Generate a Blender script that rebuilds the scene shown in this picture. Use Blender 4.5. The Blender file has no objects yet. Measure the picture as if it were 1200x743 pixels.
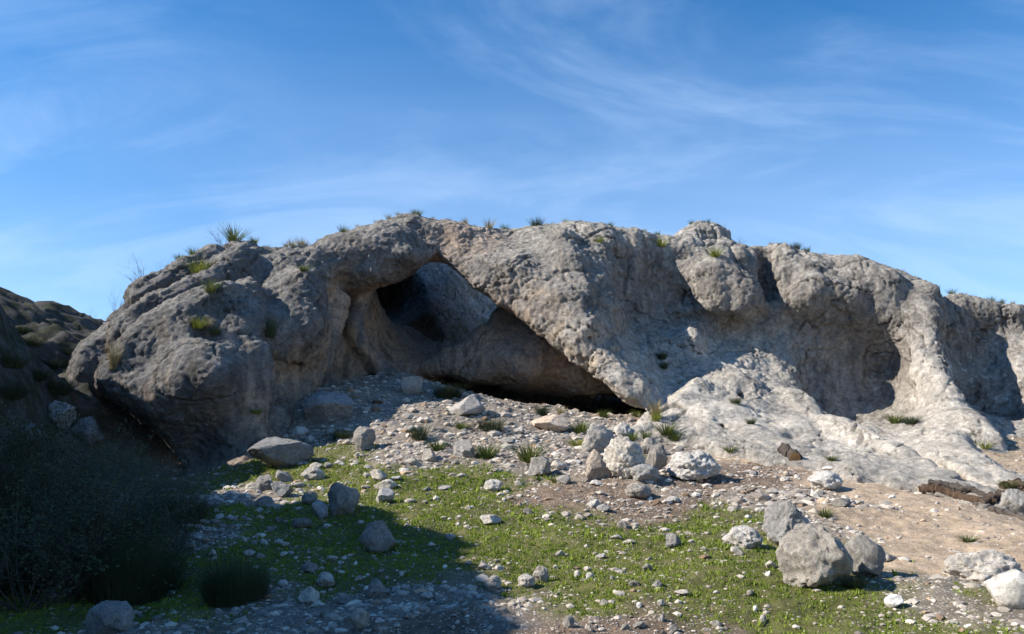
import bpy, math, random
import numpy as np
from mathutils import Vector, Matrix

# ------------------------------------------------------------------ camera, sky, sun, exposure
sc = bpy.context.scene
COL = sc.collection
FPX, CX, CY, PITCH = 933.33, 600.0, 371.5, math.radians(10.0)
SUN_EL = 36.5
SUN_AZ = (-0.985, -0.17)                      # horizontal direction TOWARDS the sun
cam_d = bpy.data.cameras.new('camera'); cam = bpy.data.objects.new('camera', cam_d); COL.objects.link(cam)
cam_d.lens = 28.0; cam_d.sensor_width = 36.0; cam_d.clip_start = 0.1; cam_d.clip_end = 5000
cam.location = (0, 0, 0); cam.rotation_euler = (math.radians(90) + PITCH, 0, 0)
sc.camera = cam
sc.view_settings.view_transform = 'Standard'; sc.view_settings.look = 'None'
sc.view_settings.gamma = 1.0; sc.view_settings.exposure = 0.82
try: sc.view_settings.use_curve_mapping = False
except Exception: pass

def nn(nt, kind, loc=None, **kw):
    n = nt.nodes.new(kind)
    for k, v in kw.items():
        if k in ('inp',):
            for a, b in v.items(): n.inputs[a].default_value = b
        else: setattr(n, k, v)
    return n

def build_world():
    w = bpy.data.worlds.new('World'); sc.world = w; w.use_nodes = True
    nt = w.node_tree; nt.nodes.clear(); L = nt.links.new
    out = nn(nt, 'ShaderNodeOutputWorld'); bg = nn(nt, 'ShaderNodeBackground'); L(bg.outputs[0], out.inputs[0])
    sky = nn(nt, 'ShaderNodeTexSky'); sky.sky_type = 'NISHITA'; sky.sun_disc = False
    sky.sun_elevation = math.radians(SUN_EL); sky.sun_rotation = math.atan2(SUN_AZ[0], SUN_AZ[1])
    sky.altitude = 900; sky.air_density = 1.0; sky.dust_density = 0.25; sky.ozone_density = 3.0
    tc = nn(nt, 'ShaderNodeTexCoord')
    # project the direction on a cloud plane, so that wisps shrink towards the horizon
    sep = nn(nt, 'ShaderNodeSeparateXYZ'); L(tc.outputs['Generated'], sep.inputs[0])
    zz = nn(nt, 'ShaderNodeMath', operation='MAXIMUM'); zz.inputs[1].default_value = 0.06; L(sep.outputs[2], zz.inputs[0])
    za = nn(nt, 'ShaderNodeMath', operation='ADD'); za.inputs[1].default_value = 0.45; L(zz.outputs[0], za.inputs[0])
    dx = nn(nt, 'ShaderNodeMath', operation='DIVIDE'); L(sep.outputs[0], dx.inputs[0]); L(za.outputs[0], dx.inputs[1])
    dy = nn(nt, 'ShaderNodeMath', operation='DIVIDE'); L(sep.outputs[1], dy.inputs[0]); L(za.outputs[0], dy.inputs[1])
    cb = nn(nt, 'ShaderNodeCombineXYZ'); L(dx.outputs[0], cb.inputs[0]); L(dy.outputs[0], cb.inputs[1])
    def wisps(rot, scl, off, scale, lo, hi, dist, det=9):
        mp = nn(nt, 'ShaderNodeMapping'); mp.inputs['Rotation'].default_value = (0, 0, math.radians(rot))
        mp.inputs['Scale'].default_value = scl; mp.inputs['Location'].default_value = off
        L(cb.outputs[0], mp.inputs[0])
        nz = nn(nt, 'ShaderNodeTexNoise'); nz.inputs['Scale'].default_value = scale; nz.inputs['Detail'].default_value = det
        nz.inputs['Roughness'].default_value = 0.58; nz.inputs['Distortion'].default_value = dist
        L(mp.outputs[0], nz.inputs['Vector'])
        mr = nn(nt, 'ShaderNodeMapRange'); mr.interpolation_type = 'SMOOTHSTEP'
        mr.inputs['From Min'].default_value = lo; mr.inputs['From Max'].default_value = hi
        L(nz.outputs['Fac'], mr.inputs['Value']); return mr
    a = wisps(-20, (1.0, 1.1, 1), (3.1, 1.7, 0), 0.8, 0.36, 0.80, 0.7, 8)
    b = wisps(-38, (0.7, 1.7, 1), (5.4, 8.3, 0), 2.4, 0.42, 0.78, 1.6, 13)
    mx = nn(nt, 'ShaderNodeMath', operation='ADD'); L(a.outputs[0], mx.inputs[0]); L(b.outputs[0], mx.inputs[1])
    am = nn(nt, 'ShaderNodeMath', operation='MULTIPLY'); am.inputs[1].default_value = 0.19; am.use_clamp = True; L(mx.outputs[0], am.inputs[0])
    # pale veil low over the horizon
    hz = nn(nt, 'ShaderNodeMapRange'); hz.interpolation_type = 'SMOOTHSTEP'
    hz.inputs['From Min'].default_value = 0.02; hz.inputs['From Max'].default_value = 0.60
    hz.inputs['To Min'].default_value = 0.40; hz.inputs['To Max'].default_value = 0.0
    L(sep.outputs[2], hz.inputs['Value'])
    s2 = nn(nt, 'ShaderNodeMath', operation='ADD'); s2.use_clamp = True; L(am.outputs[0], s2.inputs[0]); L(hz.outputs[0], s2.inputs[1])
    hs = nn(nt, 'ShaderNodeHueSaturation'); hs.inputs['Saturation'].default_value = 1.42; hs.inputs['Value'].default_value = 1.38
    L(sky.outputs[0], hs.inputs['Color'])
    mix = nn(nt, 'ShaderNodeMix'); mix.data_type = 'RGBA'
    L(s2.outputs[0], mix.inputs[0]); L(hs.outputs[0], mix.inputs[6]); mix.inputs[7].default_value = (5.6, 7.3, 9.9, 1)
    L(mix.outputs[2], bg.inputs['Color']); bg.inputs['Strength'].default_value = 0.076
build_world()
sun_d = bpy.data.lights.new('sun', 'SUN'); sun_d.energy = 5.0; sun_d.angle = math.radians(0.5); sun_d.color = (1.0, 0.93, 0.83)
sun = bpy.data.objects.new('sun', sun_d); COL.objects.link(sun)
_s = Vector((SUN_AZ[0] * math.cos(math.radians(SUN_EL)), SUN_AZ[1] * math.cos(math.radians(SUN_EL)), math.sin(math.radians(SUN_EL))))
sun.rotation_euler = _s.to_track_quat('Z', 'Y').to_euler(); sun.location = (-20, -10, 30)

# ------------------------------------------------------------------ numeric helpers
rs = np.random.RandomState(7); random.seed(7)
f32 = np.float32
PERM = rs.permutation(256).astype(np.int32); PERM = np.concatenate([PERM, PERM])
GR = rs.normal(size=(256, 3)); GR = (GR / np.linalg.norm(GR, axis=1)[:, None]).astype(f32)

def perlin(p):
    """gradient noise, p (N,3), about -1..1"""
    p = np.asarray(p, f32); i = np.floor(p).astype(np.int32); f = p - i; u = f * f * f * (f * (f * 6 - 15) + 10)
    i &= 255; out = 0
    X, Y, Z = i[:, 0], i[:, 1], i[:, 2]
    for dx in (0, 1):
        wx = u[:, 0] if dx else 1 - u[:, 0]; a = PERM[(X + dx) & 255]
        for dy in (0, 1):
            wy = u[:, 1] if dy else 1 - u[:, 1]; b = PERM[(a + Y + dy) & 255]
            for dz in (0, 1):
                wz = u[:, 2] if dz else 1 - u[:, 2]; g = GR[PERM[(b + Z + dz) & 255]]
                out = out + wx * wy * wz * (g[:, 0] * (f[:, 0] - dx) + g[:, 1] * (f[:, 1] - dy) + g[:, 2] * (f[:, 2] - dz))
    return out * 1.6

def fbm(p, s, o=4, g=0.5, off=0.0):
    p = np.asarray(p, f32) * f32(s) + f32(off); r = 0; a = 1.0; t = 0
    for k in range(o):
        r = r + a * perlin(p); t += a; a *= g; p = p * f32(2.03) + f32(11.7)
    return r / t
def ridged(p, s, o=4, g=0.5, off=0.0):
    p = np.asarray(p, f32) * f32(s) + f32(off); r = 0; a = 1.0; t = 0
    for k in range(o):
        r = r + a * (1 - np.abs(perlin(p)) * 2.0); t += a; a *= g; p = p * f32(2.03) + f32(5.3)
    return r / t
def worley(p, s, off=0.0):
    """F1 and F2 distances (cell units) and a random number of the nearest cell"""
    p = np.asarray(p, f32) * f32(s) + f32(off); i = np.floor(p).astype(np.int32); f = p - i
    d1 = np.full(len(p), 9, f32); d2 = d1.copy(); rid = np.zeros(len(p), f32)
    for dx in (-1, 0, 1):
        for dy in (-1, 0, 1):
            for dz in (-1, 0, 1):
                h = PERM[(PERM[(PERM[(i[:, 0] + dx) & 255] + i[:, 1] + dy) & 255] + i[:, 2] + dz) & 255]
                g = GR[h] * f32(0.42) + f32(0.5)
                d = (dx + g[:, 0] - f[:, 0]) ** 2 + (dy + g[:, 1] - f[:, 1]) ** 2 + (dz + g[:, 2] - f[:, 2]) ** 2
                m = d < d1
                d2 = np.where(m, d1, np.minimum(d2, d)); d1 = np.where(m, d, d1); rid = np.where(m, h / 255.0, rid)
    return np.sqrt(d1), np.sqrt(d2), rid.astype(f32)
def sstep(a, b, x):
    t = np.clip((x - a) / (b - a), 0, 1); return t * t * (3 - 2 * t)
def smin(a, b, k):
    h = np.maximum(k - np.abs(a - b), 0) / k; return np.minimum(a, b) - h * h * k * 0.25
def smax(a, b, k): return -smin(-a, -b, k)

class RBF:
    """multiquadric interpolation of scattered 2-D samples with a linear trend"""
    def __init__(s, pts, vals, c=0.5, lam=0.0):
        s.p = np.array(pts, float); s.c = c; n = len(s.p); v = np.array(vals, float)
        A = np.zeros((n + 3, n + 3)); r = np.sqrt(((s.p[:, None] - s.p[None]) ** 2).sum(2) + c * c)
        A[:n, :n] = -r + 0; A[np.arange(n), np.arange(n)] += -lam + 0
        A[:n, n] = 1; A[:n, n + 1:] = s.p; A[n, :n] = 1; A[n + 1:, :n] = s.p.T
        s.w = np.linalg.solve(A, np.concatenate([v, [0, 0, 0]]))
    def __call__(s, x, y):
        x = np.asarray(x, float); y = np.asarray(y, float); sh = x.shape; x = x.ravel(); y = y.ravel(); o = s.w[len(s.p)] + s.w[-2] * x + s.w[-1] * y
        for (a, b), w in zip(s.p, s.w): o = o - w * np.sqrt((x - a) ** 2 + (y - b) ** 2 + s.c * s.c)
        return o.reshape(sh)

def ray(px, py):
    u = (np.asarray(px, float) - CX) / FPX; v = (CY - np.asarray(py, float)) / FPX
    return np.stack(np.broadcast_arrays(u, math.cos(PITCH) - v * math.sin(PITCH), math.sin(PITCH) + v * math.cos(PITCH)), -1)
def at(px, py, D):
    r = ray(px, py); return r * (np.asarray(D, float) / r[..., 1])[..., None]

# ------------------------------------------------------------------ terrain height
GP = [(0,743,9),(300,743,8.6),(600,743,8.2),(900,743,8.2),(1200,743,7.8),
      (0,690,10.6),(250,690,10.2),(450,690,10),(650,690,9.8),(850,690,9.6),(1050,690,9.4),(1200,690,9.2),
      (0,650,12),(200,650,12),(400,650,11.6),(600,650,11.3),(800,650,11.2),(1000,650,11),(1200,650,10.8),
      (100,600,14.5),(250,600,14.3),(400,600,14),(600,600,13.7),(800,600,13.8),(1000,600,13.7),(1120,600,13.8),
      (150,562,18.8),(250,566,17.6),(218,556,20.2),(290,546,18.9),(340,528,19.8),(400,550,17.4),(600,552,16.8),(800,555,16.8),(1000,560,17.4),(1100,577,16.0),(1200,612,14.0),
      (350,505,21.0),(500,510,19.8),(650,512,20.5),(800,524,20.8),(900,541,19.3),
      (350,466,22.5),(400,455,23.8),(470,440,26),(520,454,26),(580,472,26),(650,483,26),(700,487,25.5),(770,488,24.5)]
_P = at([g[0] for g in GP], [g[1] for g in GP], [g[2] for g in GP])
_xs = list(map(tuple, _P[:, :2])); _zs = list(_P[:, 2])
for x, y, z in [(-6,2,-1.75),(0,0,-1.65),(6,2,-1.8),(0,-8,-1.9),(-20,-8,-1.4),(20,-8,-2.2),(20,5,-2.4),(-14,10,-1.2),(-14,16,-0.6),(-12,20,-0.6),(-12,26,-.1),
                (20,14,-0.8),(24,20,-0.3),(20,26,0.8),(24,30,0.5),(0,34,1.4),(0,40,1.2),(-10,34,1.5),(12,34,1.2),(0,28,1.25),(3,29,1.0),(-3.5,28,1.8),(9,27,1.2),(15,24,0.6)]:
    _xs.append((x, y)); _zs.append(z)
_G = RBF(_xs, _zs, 1.2, 0.02)
HP = [(-11,-12,-1),(-16,-12,7),(-22,-12,9),(-9,-4,-1.6),(-12,-4,4.5),(-14,-4,7.5),(-22,-4,10),(-8,3,-1.6),(-10.5,3,3.5),(-13,3,7.9),(-17,3,9.3),(-24,3,10),
      (-7.8,7,-1.5),(-10.5,7,4.0),(-12.8,7,7.7),(-16,7,9.2),(-8.6,10,-1.3),(-11.2,10,4.0),(-13,10,7.6),(-16,10,8.8),
      (-9.6,13,-1),(-11.6,12.5,3.8),(-13.4,12,7.2),(-17,12.5,7.6),(-10,16,-.3),(-12,16,1.8),(-13.2,17,5.5),(-14,14.5,5.5),(-18,16,5.2),
      (-10.5,18.5,0.2),(-12,18.5,3.1),(-14.2,19,4.1),(-17,19,5),(-11.4,21.5,1.9),(-12.6,21.5,2.3),(-14.2,22,3.3),(-17,22,4.2),
      (-11.6,24,2.9),(-12.9,24,3.25),(-14.0,24,3.6),(-14.6,24,3.75),(-15.5,24,4.2),(-19,24,5.4),(-13,28,3.4),(-15,28,4.0),(-19,28,6),(-12,34,3.4),(-20,36,6),(-9,24,1),(-26,24,8),(-28,8,10),(-28,36,7),
      (-5,-4,-4),(-4,6,-4),(-5,13,-4),(-6,20,-4),(-6,30,-4),(-2,10,-9),(0,25,-9),(0,-10,-9)]
_H = RBF([(a, b) for a, b, _ in HP], [c for _, _, c in HP], 0.8, 0.01)
def height(x, y):
    x = np.asarray(x, float); y = np.asarray(y, float)
    g = _G(np.clip(x, -26, 26), np.clip(y, -12, 42)); h = _H(np.clip(x, -30, 2), np.clip(y, -14, 38))
    q = np.stack([x.ravel(), y.ravel(), np.zeros(x.size)], 1)
    hill = sstep(-1.0, 3.0, (h - g)).ravel()
    n = 0.16 * fbm(q, 0.55, 3) + 0.05 * fbm(q, 2.3, 3, off=4)
    r = smax(g, h, 0.8); q[:, 2] = r.ravel()
    n = n + hill * (0.8 * ridged(q, 0.5, 4, off=9) - 0.4); r = r + n.reshape(x.shape)
    far = np.maximum(np.hypot(x, y - 15) - 45, 0)                    # beyond: rolling hills
    return r + np.where(far > 0, 1, 0) * (np.minimum(far * 0.10, 16) * (0.6 + 0.4 * np.sin(x * 0.013 + 1) * np.cos(y * 0.011)))
def ground_hit(px, py):
    r = ray(np.atleast_1d(px), np.atleast_1d(py)); r = r / r[:, 1:2]; prev = None
    D = np.arange(5.0, 40, 0.1); best = np.full(len(r), np.nan)
    P = r[:, None, :] * D[None, :, None]; gz = height(P[..., 0], P[..., 1]); below = P[..., 2] < gz
    k = np.argmax(below, 1); ok = below.any(1); d = D[np.where(ok, k, len(D) - 1)] - 0.05
    Q = r * d[:, None]; Q[:, 2] = height(Q[:, 0], Q[:, 1]); return Q

def mesh_np(name, V, F, smooth=True, attrs=None):
    me = bpy.data.meshes.new(name); V = np.asarray(V, f32); F = np.asarray(F, np.int32); k = F.shape[1]
    me.vertices.add(len(V)); me.vertices.foreach_set('co', V.ravel())
    me.loops.add(F.size); me.loops.foreach_set('vertex_index', F.ravel())
    me.polygons.add(len(F)); me.polygons.foreach_set('loop_start', np.arange(0, F.size, k, dtype=np.int32))
    me.update(calc_edges=True)
    me.polygons.foreach_set('use_smooth', np.full(len(F), smooth, bool))
    if attrs:
        for an, arr in attrs.items():
            a = me.attributes.new(an, 'FLOAT_COLOR', 'POINT'); c = np.ones((len(V), 4), f32); c[:, :3] = arr; a.data.foreach_set('color', c.ravel())
    me.validate(verbose=False) if False else None
    return me
def link(name, me, mat=None, parent=None, loc=None, **props):
    o = bpy.data.objects.new(name, me); COL.objects.link(o)
    if mat is not None and me is not None and len(me.materials) == 0: me.materials.append(mat)
    if parent: o.parent = parent
    if loc is not None: o.location = loc
    for k, v in props.items(): o[k] = v
    return o

# ------------------------------------------------------------------ materials
def base_mat(name, rough=0.95):
    m = bpy.data.materials.new(name); m.use_nodes = True; nt = m.node_tree
    b = nt.nodes['Principled BSDF']; b.inputs['Roughness'].default_value = rough
    b.inputs['Specular IOR Level'].default_value = 0.15
    return m, nt, b
def noise(nt, co, scale, det=6, rough=0.6):
    n = nn(nt, 'ShaderNodeTexNoise'); n.inputs['Scale'].default_value = scale; n.inputs['Detail'].default_value = det; n.inputs['Roughness'].default_value = rough
    nt.links.new(co, n.inputs['Vector']); return n.outputs['Fac']
def remap(nt, v, a, b, c, d):
    r = nn(nt, 'ShaderNodeMapRange'); 
    for i, x in zip(('From Min', 'From Max', 'To Min', 'To Max'), (a, b, c, d)): r.inputs[i].default_value = x
    nt.links.new(v, r.inputs['Value']); return r.outputs[0]
def mathn(nt, op, a, b):
    m = nn(nt, 'ShaderNodeMath', operation=op)
    for i, v in enumerate((a, b)):
        if isinstance(v, (int, float)): m.inputs[i].default_value = v
        else: nt.links.new(v, m.inputs[i])
    return m.outputs[0]
def scalecol(nt, col, fac):
    v = nn(nt, 'ShaderNodeVectorMath', operation='SCALE'); nt.links.new(col, v.inputs[0]); nt.links.new(fac, v.inputs['Scale']); return v.outputs[0]
def mixcol(nt, fac, a, b):
    m = nn(nt, 'ShaderNodeMix'); m.data_type = 'RGBA'
    if isinstance(fac, (int, float)): m.inputs[0].default_value = fac
    else: nt.links.new(fac, m.inputs[0])
    for i, v in ((6, a), (7, b)):
        if isinstance(v, tuple): m.inputs[i].default_value = (*v, 1)
        else: nt.links.new(v, m.inputs[i])
    return m.outputs[2]
def bump(nt, b, h, strength, dist, prev=None):
    n = nn(nt, 'ShaderNodeBump'); n.inputs['Strength'].default_value = strength; n.inputs['Distance'].default_value = dist
    nt.links.new(h, n.inputs['Height'])
    if prev is not None: nt.links.new(prev, n.inputs['Normal'])
    nt.links.new(n.outputs[0], b.inputs['Normal']); return n.outputs[0]

def rock_material(name, attr=True, color=(0.4, 0.37, 0.33), scale=1.0, bd=0.05, lich=0.35):
    m, nt, b = base_mat(name)
    if attr:
        a = nn(nt, 'ShaderNodeAttribute'); a.attribute_name = 'Col'; col = a.outputs['Color']
        co = nn(nt, 'ShaderNodeNewGeometry').outputs['Position']
    else:
        oi = nn(nt, 'ShaderNodeObjectInfo'); tc = nn(nt, 'ShaderNodeNewGeometry').outputs['Position']; co = tc
        hs = nn(nt, 'ShaderNodeHueSaturation'); hs.inputs['Color'].default_value = (*color, 1)
        nt.links.new(remap(nt, oi.outputs['Random'], 0, 1, 0.72, 1.2), hs.inputs['Value'])
        r7 = mathn(nt, 'FRACT', mathn(nt, 'MULTIPLY', oi.outputs['Random'], 7.13), 0.0)
        nt.links.new(remap(nt, r7, 0, 1, 0.55, 1.25), hs.inputs['Saturation']); col = hs.outputs[0]
    big = noise(nt, co, 1.7 * scale, 5, 0.6); mid = noise(nt, co, 7.0 * scale, 7, 0.68); fine = noise(nt, co, 38 * scale, 5, 0.7)
    f = mathn(nt, 'MULTIPLY', remap(nt, mid, 0.32, 0.68, 0.66, 1.34), remap(nt, fine, 0.35, 0.66, 0.72, 1.3))
    f = mathn(nt, 'MULTIPLY', f, remap(nt, big, 0.35, 0.65, 0.84, 1.14))
    col = scalecol(nt, col, f)
    if lich:                                                            # pale lichen / calcite flecks
        l = noise(nt, co, 5.2 * scale, 8, 0.75); l = remap(nt, l, 0.57, 0.66, 0, lich); nt.nodes[-1].clamp = True
        col = mixcol(nt, l, col, (0.62, 0.58, 0.51))
        d = noise(nt, co, 9.0 * scale, 8, 0.8); d = remap(nt, d, 0.60, 0.70, 0, 0.55)
        col = mixcol(nt, d, col, (0.10, 0.092, 0.082))
    nt.links.new(col, b.inputs['Base Color'])
    v = nn(nt, 'ShaderNodeTexVoronoi'); v.inputs['Scale'].default_value = 9 * scale; nt.links.new(co, v.inputs['Vector'])
    h = mathn(nt, 'ADD', mathn(nt, 'MULTIPLY', mid, 1.0), mathn(nt, 'MULTIPLY', v.outputs['Distance'], 0.35))
    p = bump(nt, b, h, 0.9, bd); g = noise(nt, co, 17 * scale, 6, 0.72); p = bump(nt, b, g, 0.9, bd * 0.6, p); bump(nt, b, fine, 0.9, bd * 0.35, p)
    return m
M_CLIFF = rock_material('cliff_rock', True, bd=0.13)
M_GREY = rock_material('grey_limestone', False, (0.45, 0.42, 0.38), 2.4, 0.08, lich=.45)
M_PALE = rock_material('pale_limestone', False, (0.64, 0.585, 0.51), 2.6, 0.06, lich=0.3)
M_SLAB = rock_material('dark_slab', False, (0.27, 0.262, 0.26), 1.6, 0.03, lich=0.12)
M_TAN = rock_material('tan_limestone', False, (0.50, 0.39, 0.29), 2.0, 0.04)
M_WHITE = rock_material('white_boulder', False, (0.66, 0.62, 0.55), 1.5, 0.012, lich=0.05)

def ground_material():
    m, nt, b = base_mat('ground')
    a = nn(nt, 'ShaderNodeAttribute'); a.attribute_name = 'Col'; co = nn(nt, 'ShaderNodeNewGeometry').outputs['Position']
    mid = noise(nt, co, 6, 7, 0.7); fine = noise(nt, co, 45, 5, 0.7)
    f = mathn(nt, 'MULTIPLY', remap(nt, mid, 0.32, 0.68, 0.6, 1.3), remap(nt, fine, 0.33, 0.67, 0.6, 1.35))
    col = scalecol(nt, a.outputs['Color'], f)
    v = nn(nt, 'ShaderNodeTexVoronoi'); v.inputs['Scale'].default_value = 22; v.inputs['Randomness'].default_value = 1; nt.links.new(co, v.inputs['Vector'])
    k = mathn(nt, 'LESS_THAN', v.outputs['Distance'], 0.33)
    sp = nn(nt, 'ShaderNodeSeparateColor'); nt.links.new(v.outputs['Color'], sp.inputs[0])
    z = nn(nt, 'ShaderNodeAttribute'); z.attribute_name = 'Zone'; zs = nn(nt, 'ShaderNodeSeparateColor'); nt.links.new(z.outputs['Color'], zs.inputs[0])
    k2 = mathn(nt, 'LESS_THAN', sp.outputs[0], mathn(nt, 'MULTIPLY', zs.outputs[1], 0.75))
    kk = mathn(nt, 'MULTIPLY', k, k2)
    st = scalecol(nt, mixcol(nt, sp.outputs[1], (0.30, 0.26, 0.22), (0.58, 0.52, 0.45)), remap(nt, fine, 0.3, 0.7, 0.8, 1.15))
    col = mixcol(nt, kk, col, st); nt.links.new(col, b.inputs['Base Color'])
    h = mathn(nt, 'ADD', mid, mathn(nt, 'MULTIPLY', fine, 0.5)); p = bump(nt, b, h, 0.8, 0.06)
    bump(nt, b, mathn(nt, 'MULTIPLY', kk, mathn(nt, 'SUBTRACT', 0.4, v.outputs['Distance'])), 0.8, 0.05, p)
    return m
M_GROUND = ground_material()
def leaf_material(name, c1, c2, rough=0.8, sub=0.25):
    m, nt, b = base_mat(name, rough)
    co = nn(nt, 'ShaderNodeNewGeometry').outputs['Position']; oi = nn(nt, 'ShaderNodeObjectInfo')
    n = noise(nt, co, 23, 3, 0.6); n2 = noise(nt, co, 1.1, 3, 0.6)
    f = mathn(nt, 'ADD', remap(nt, n, 0.3, 0.7, 0, 0.6), remap(nt, n2, 0.35, 0.65, 0, 0.4))
    f = mathn(nt, 'ADD', f, remap(nt, oi.outputs['Random'], 0, 1, -0.25, 0.25))
    nt.nodes[-1].use_clamp = True
    nt.links.new(mixcol(nt, f, c1, c2), b.inputs['Base Color'])
    t = nn(nt, 'ShaderNodeBsdfTranslucent'); nt.links.new(b.inputs['Base Color'].links[0].from_socket, t.inputs[0])
    mx = nn(nt, 'ShaderNodeMixShader'); mx.inputs[0].default_value = sub
    nt.links.new(b.outputs[0], mx.inputs[1]); nt.links.new(t.outputs[0], mx.inputs[2])
    nt.links.new(mx.outputs[0], nt.nodes['Material Output'].inputs[0]); return m
M_GRASS = leaf_material('meadow_grass', (0.095, 0.145, 0.022), (0.27, 0.33, 0.055))
M_TUFT = leaf_material('green_tuft', (0.055, 0.085, 0.02), (0.16, 0.19, 0.05))
M_STRAW = leaf_material('straw_tuft', (0.20, 0.17, 0.08), (0.40, 0.33, 0.17))
M_DARKG = leaf_material('dark_broom', (0.03, 0.045, 0.022), (0.08, 0.10, 0.05), sub=0.1)
M_TWIG = leaf_material('bare_twigs', (0.05, 0.048, 0.040), (0.14, 0.13, 0.11), sub=0.0)
M_BARK = rock_material('charred_bark', False, (0.15, 0.11, 0.085), 5, 0.04, lich=0.1)
M_CUT = rock_material('cut_wood', False, (0.45, 0.29, 0.16), 6, 0.004, lich=0)

# ------------------------------------------------------------------ the cliff: a solid with an arch, a cave and alcoves
FACE = [(95,470,22.5),(110,400,22),(90,520,21.5),(105,380,22.6),(150,360,22.9),(175,333,23.6),(150,425,20.2),(140,455,19.6),(170,388,20.7),(200,366,21.1),(200,388,20.0),(240,382,20.0),(200,440,19.0),(200,500,19.7),
 (230,545,20.3),(260,440,19.0),(260,365,21.1),(270,312,23.4),(265,520,19.8),(300,335,22.8),(300,420,20.1),(300,500,20.0),(300,545,19.3),(240,580,18),(320,385,21.2),(350,335,22.6),
 (355,385,22.0),(375,335,23.3),(378,425,23.2),(340,430,22.0),(330,475,21.4),(350,480,22.3),(392,380,24.4),(395,430,25.0),(400,465,25),
 (400,300,24.6),(420,283,25.6),(450,272,26.2),(440,320,24.6),(480,300,25.0),(500,276,26.8),(400,335,25.1),(470,322,26.0),
 (540,290,26.3),(560,312,25.5),(600,300,25.5),(600,345,25.0),(650,340,24.3),(650,385,24.3),(690,415,23.8),(700,380,23.8),(720,432,23.3),(755,470,22.9),(772,490,22.2),
 (650,282,27),(600,278,27.6),(700,290,26.3),(690,325,24.9),(740,335,27.2),(740,385,26.2),(765,425,25.0),(780,300,28.2),(800,350,28.4),(820,395,27.0),(800,440,25.3),
 (850,325,27.4),(850,358,27.2),(850,385,28.2),(870,420,27.0),(905,435,26.8),(920,370,28.3),
 (780,470,23.6),(820,480,22.5),(870,470,23.3),(900,500,21.5),(850,510,20.9),(950,522,19.9),(1000,528,19.3),(905,460,24.8),(955,485,24.0),(800,510,21.1),
 (900,300,29),(900,335,28.6),(935,322,28),(950,345,27.4),(965,360,27.8),(1000,440,28.6),(960,440,28.0),(1000,400,28.4),(1045,420,28.4),(1040,470,27.8),(985,480,27.0),
 (1030,345,27.8),(1000,330,27.9),(1000,312,29),(1050,332,28.2),(1085,375,27.2),(1090,430,25.7),(1100,470,24.7),(1130,500,22.8),(1160,530,20.6),(1100,350,28.3),
 (1130,420,28.2),(1150,460,27.5),(1200,480,26.2),(1200,420,27.5),(1150,380,28.7),(1200,378,28.8),(1190,512,24.2),
 (1050,510,22.8),(1050,540,18.6),(1100,545,17.8),(1150,565,16.6),(1200,585,15.0),(1200,545,19.6),(900,535,18.7),(850,530,19.9),(1000,547,17.1),(1050,557,16.6),(1100,573,15.8),(1150,585,15.0),(1200,600,14.2),(900,575,19.0),(1000,590,17.2),(1050,598,16.7),(1100,618,16.0),(1200,650,14.6),(840,575,21.2),
 (1300,400,27.5),(1300,480,25.5),(1300,560,19),(1300,600,16.5),(1400,450,26),(1400,560,20)]
SKYT = None
SKY = [(10,600,21),(35,520,21.5),(55,460,22),(76,420,22.3),(90,404,22.4),(99,394,22.4),(110,380,22.6),(128,365,22.8),(145,347,23),(158,330,23.4),(175,318,23.8),(195,308,24.2),(215,303,24.5),(240,292,24.8),(270,284,25.2),
 (300,286,25.4),(325,290,25.6),(345,289,25.8),(375,287,26),(395,276,26.2),(420,264,26.6),(445,256,27),(480,253,27.4),(520,256,27.8),(550,264,28),(575,268,28.3),(600,268,28.4),
 (640,262,28.6),(670,259,28.8),(700,263,28.9),(740,268,29),(790,275,29.3),(800,268,29.4),(815,264,29.6),(840,270,29.8),(862,285,29.9),(900,288,30),(950,296,30),(1000,303,30),
 (1050,315,29.8),(1080,328,29.5),(1100,345,29.2),(1130,352,29.4),(1170,358,29.4),(1200,363,29.4),(1260,372,29.2),(1400,400,28.5)]
ADJ = [(90,10),(110,12),(128,-3),(145,-6),(158,0),(175,-4),(195,-6),(215,2),(240,1),(300,0),(325,5),(345,6),(375,9),(395,3),(420,-4),(445,-6),(480,3),(520,-4),(550,-3),(600,-3),(640,-2),(700,3),(790,3),(815,4),(840,8),(862,5),(900,1),(950,0),(1000,8),(1050,5),(1100,8),(1130,8),(1170,3),(1200,6)]
_sk = at([s[0] for s in SKY], [s[1] + float(np.interp(s[0], [a[0] for a in ADJ], [a[1] for a in ADJ])) for s in SKY], [s[2] for s in SKY]); TX, TZ, TD = _sk[:, 0], _sk[:, 2], _sk[:, 1]
BACK = [(378,345,26),(392,400,25.8),(392,450,25.8),(415,350,26.6),(425,390,26.6),(430,430,26.4),(455,400,28.2),(450,350,28.9),(470,420,28),(480,380,30.2),(500,440,28.4),(520,400,31.5),
 (540,435,30.5),(515,350,33.5),(545,325,36.5),(560,345,38),(592,362,38.5),(600,380,38),(570,378,36.8),(545,392,34),(538,372,34.5),(600,330,39.5),(650,300,40),(700,400,36),(700,480,31),
 (650,440,31),(600,460,30.5),(740,470,31),(800,470,31),(560,290,38.5),(480,300,34),(420,300,29),(480,470,28),(600,490,31)]
BRN = [(595,374,27.6),(560,402,27.0),(600,412,26.3),(640,430,26.2),(620,450,26.6),(540,427,27.1),(520,446,27.6),(680,455,26.7),(700,440,26.8),(600,466,28.2),(640,474,28.6),(745,478,27.0),(570,456,27.3)]
VOID = [(386,343),(410,338),(440,329),(470,325),(500,309),(512,298),(530,312),(545,326),(570,344),(597,364),(640,396),(670,420),(700,441),(730,461),(757,482),(745,500),(700,500),(600,490),(500,470),(440,462),(405,455),(390,440),(382,400),(380,365)]
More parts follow.
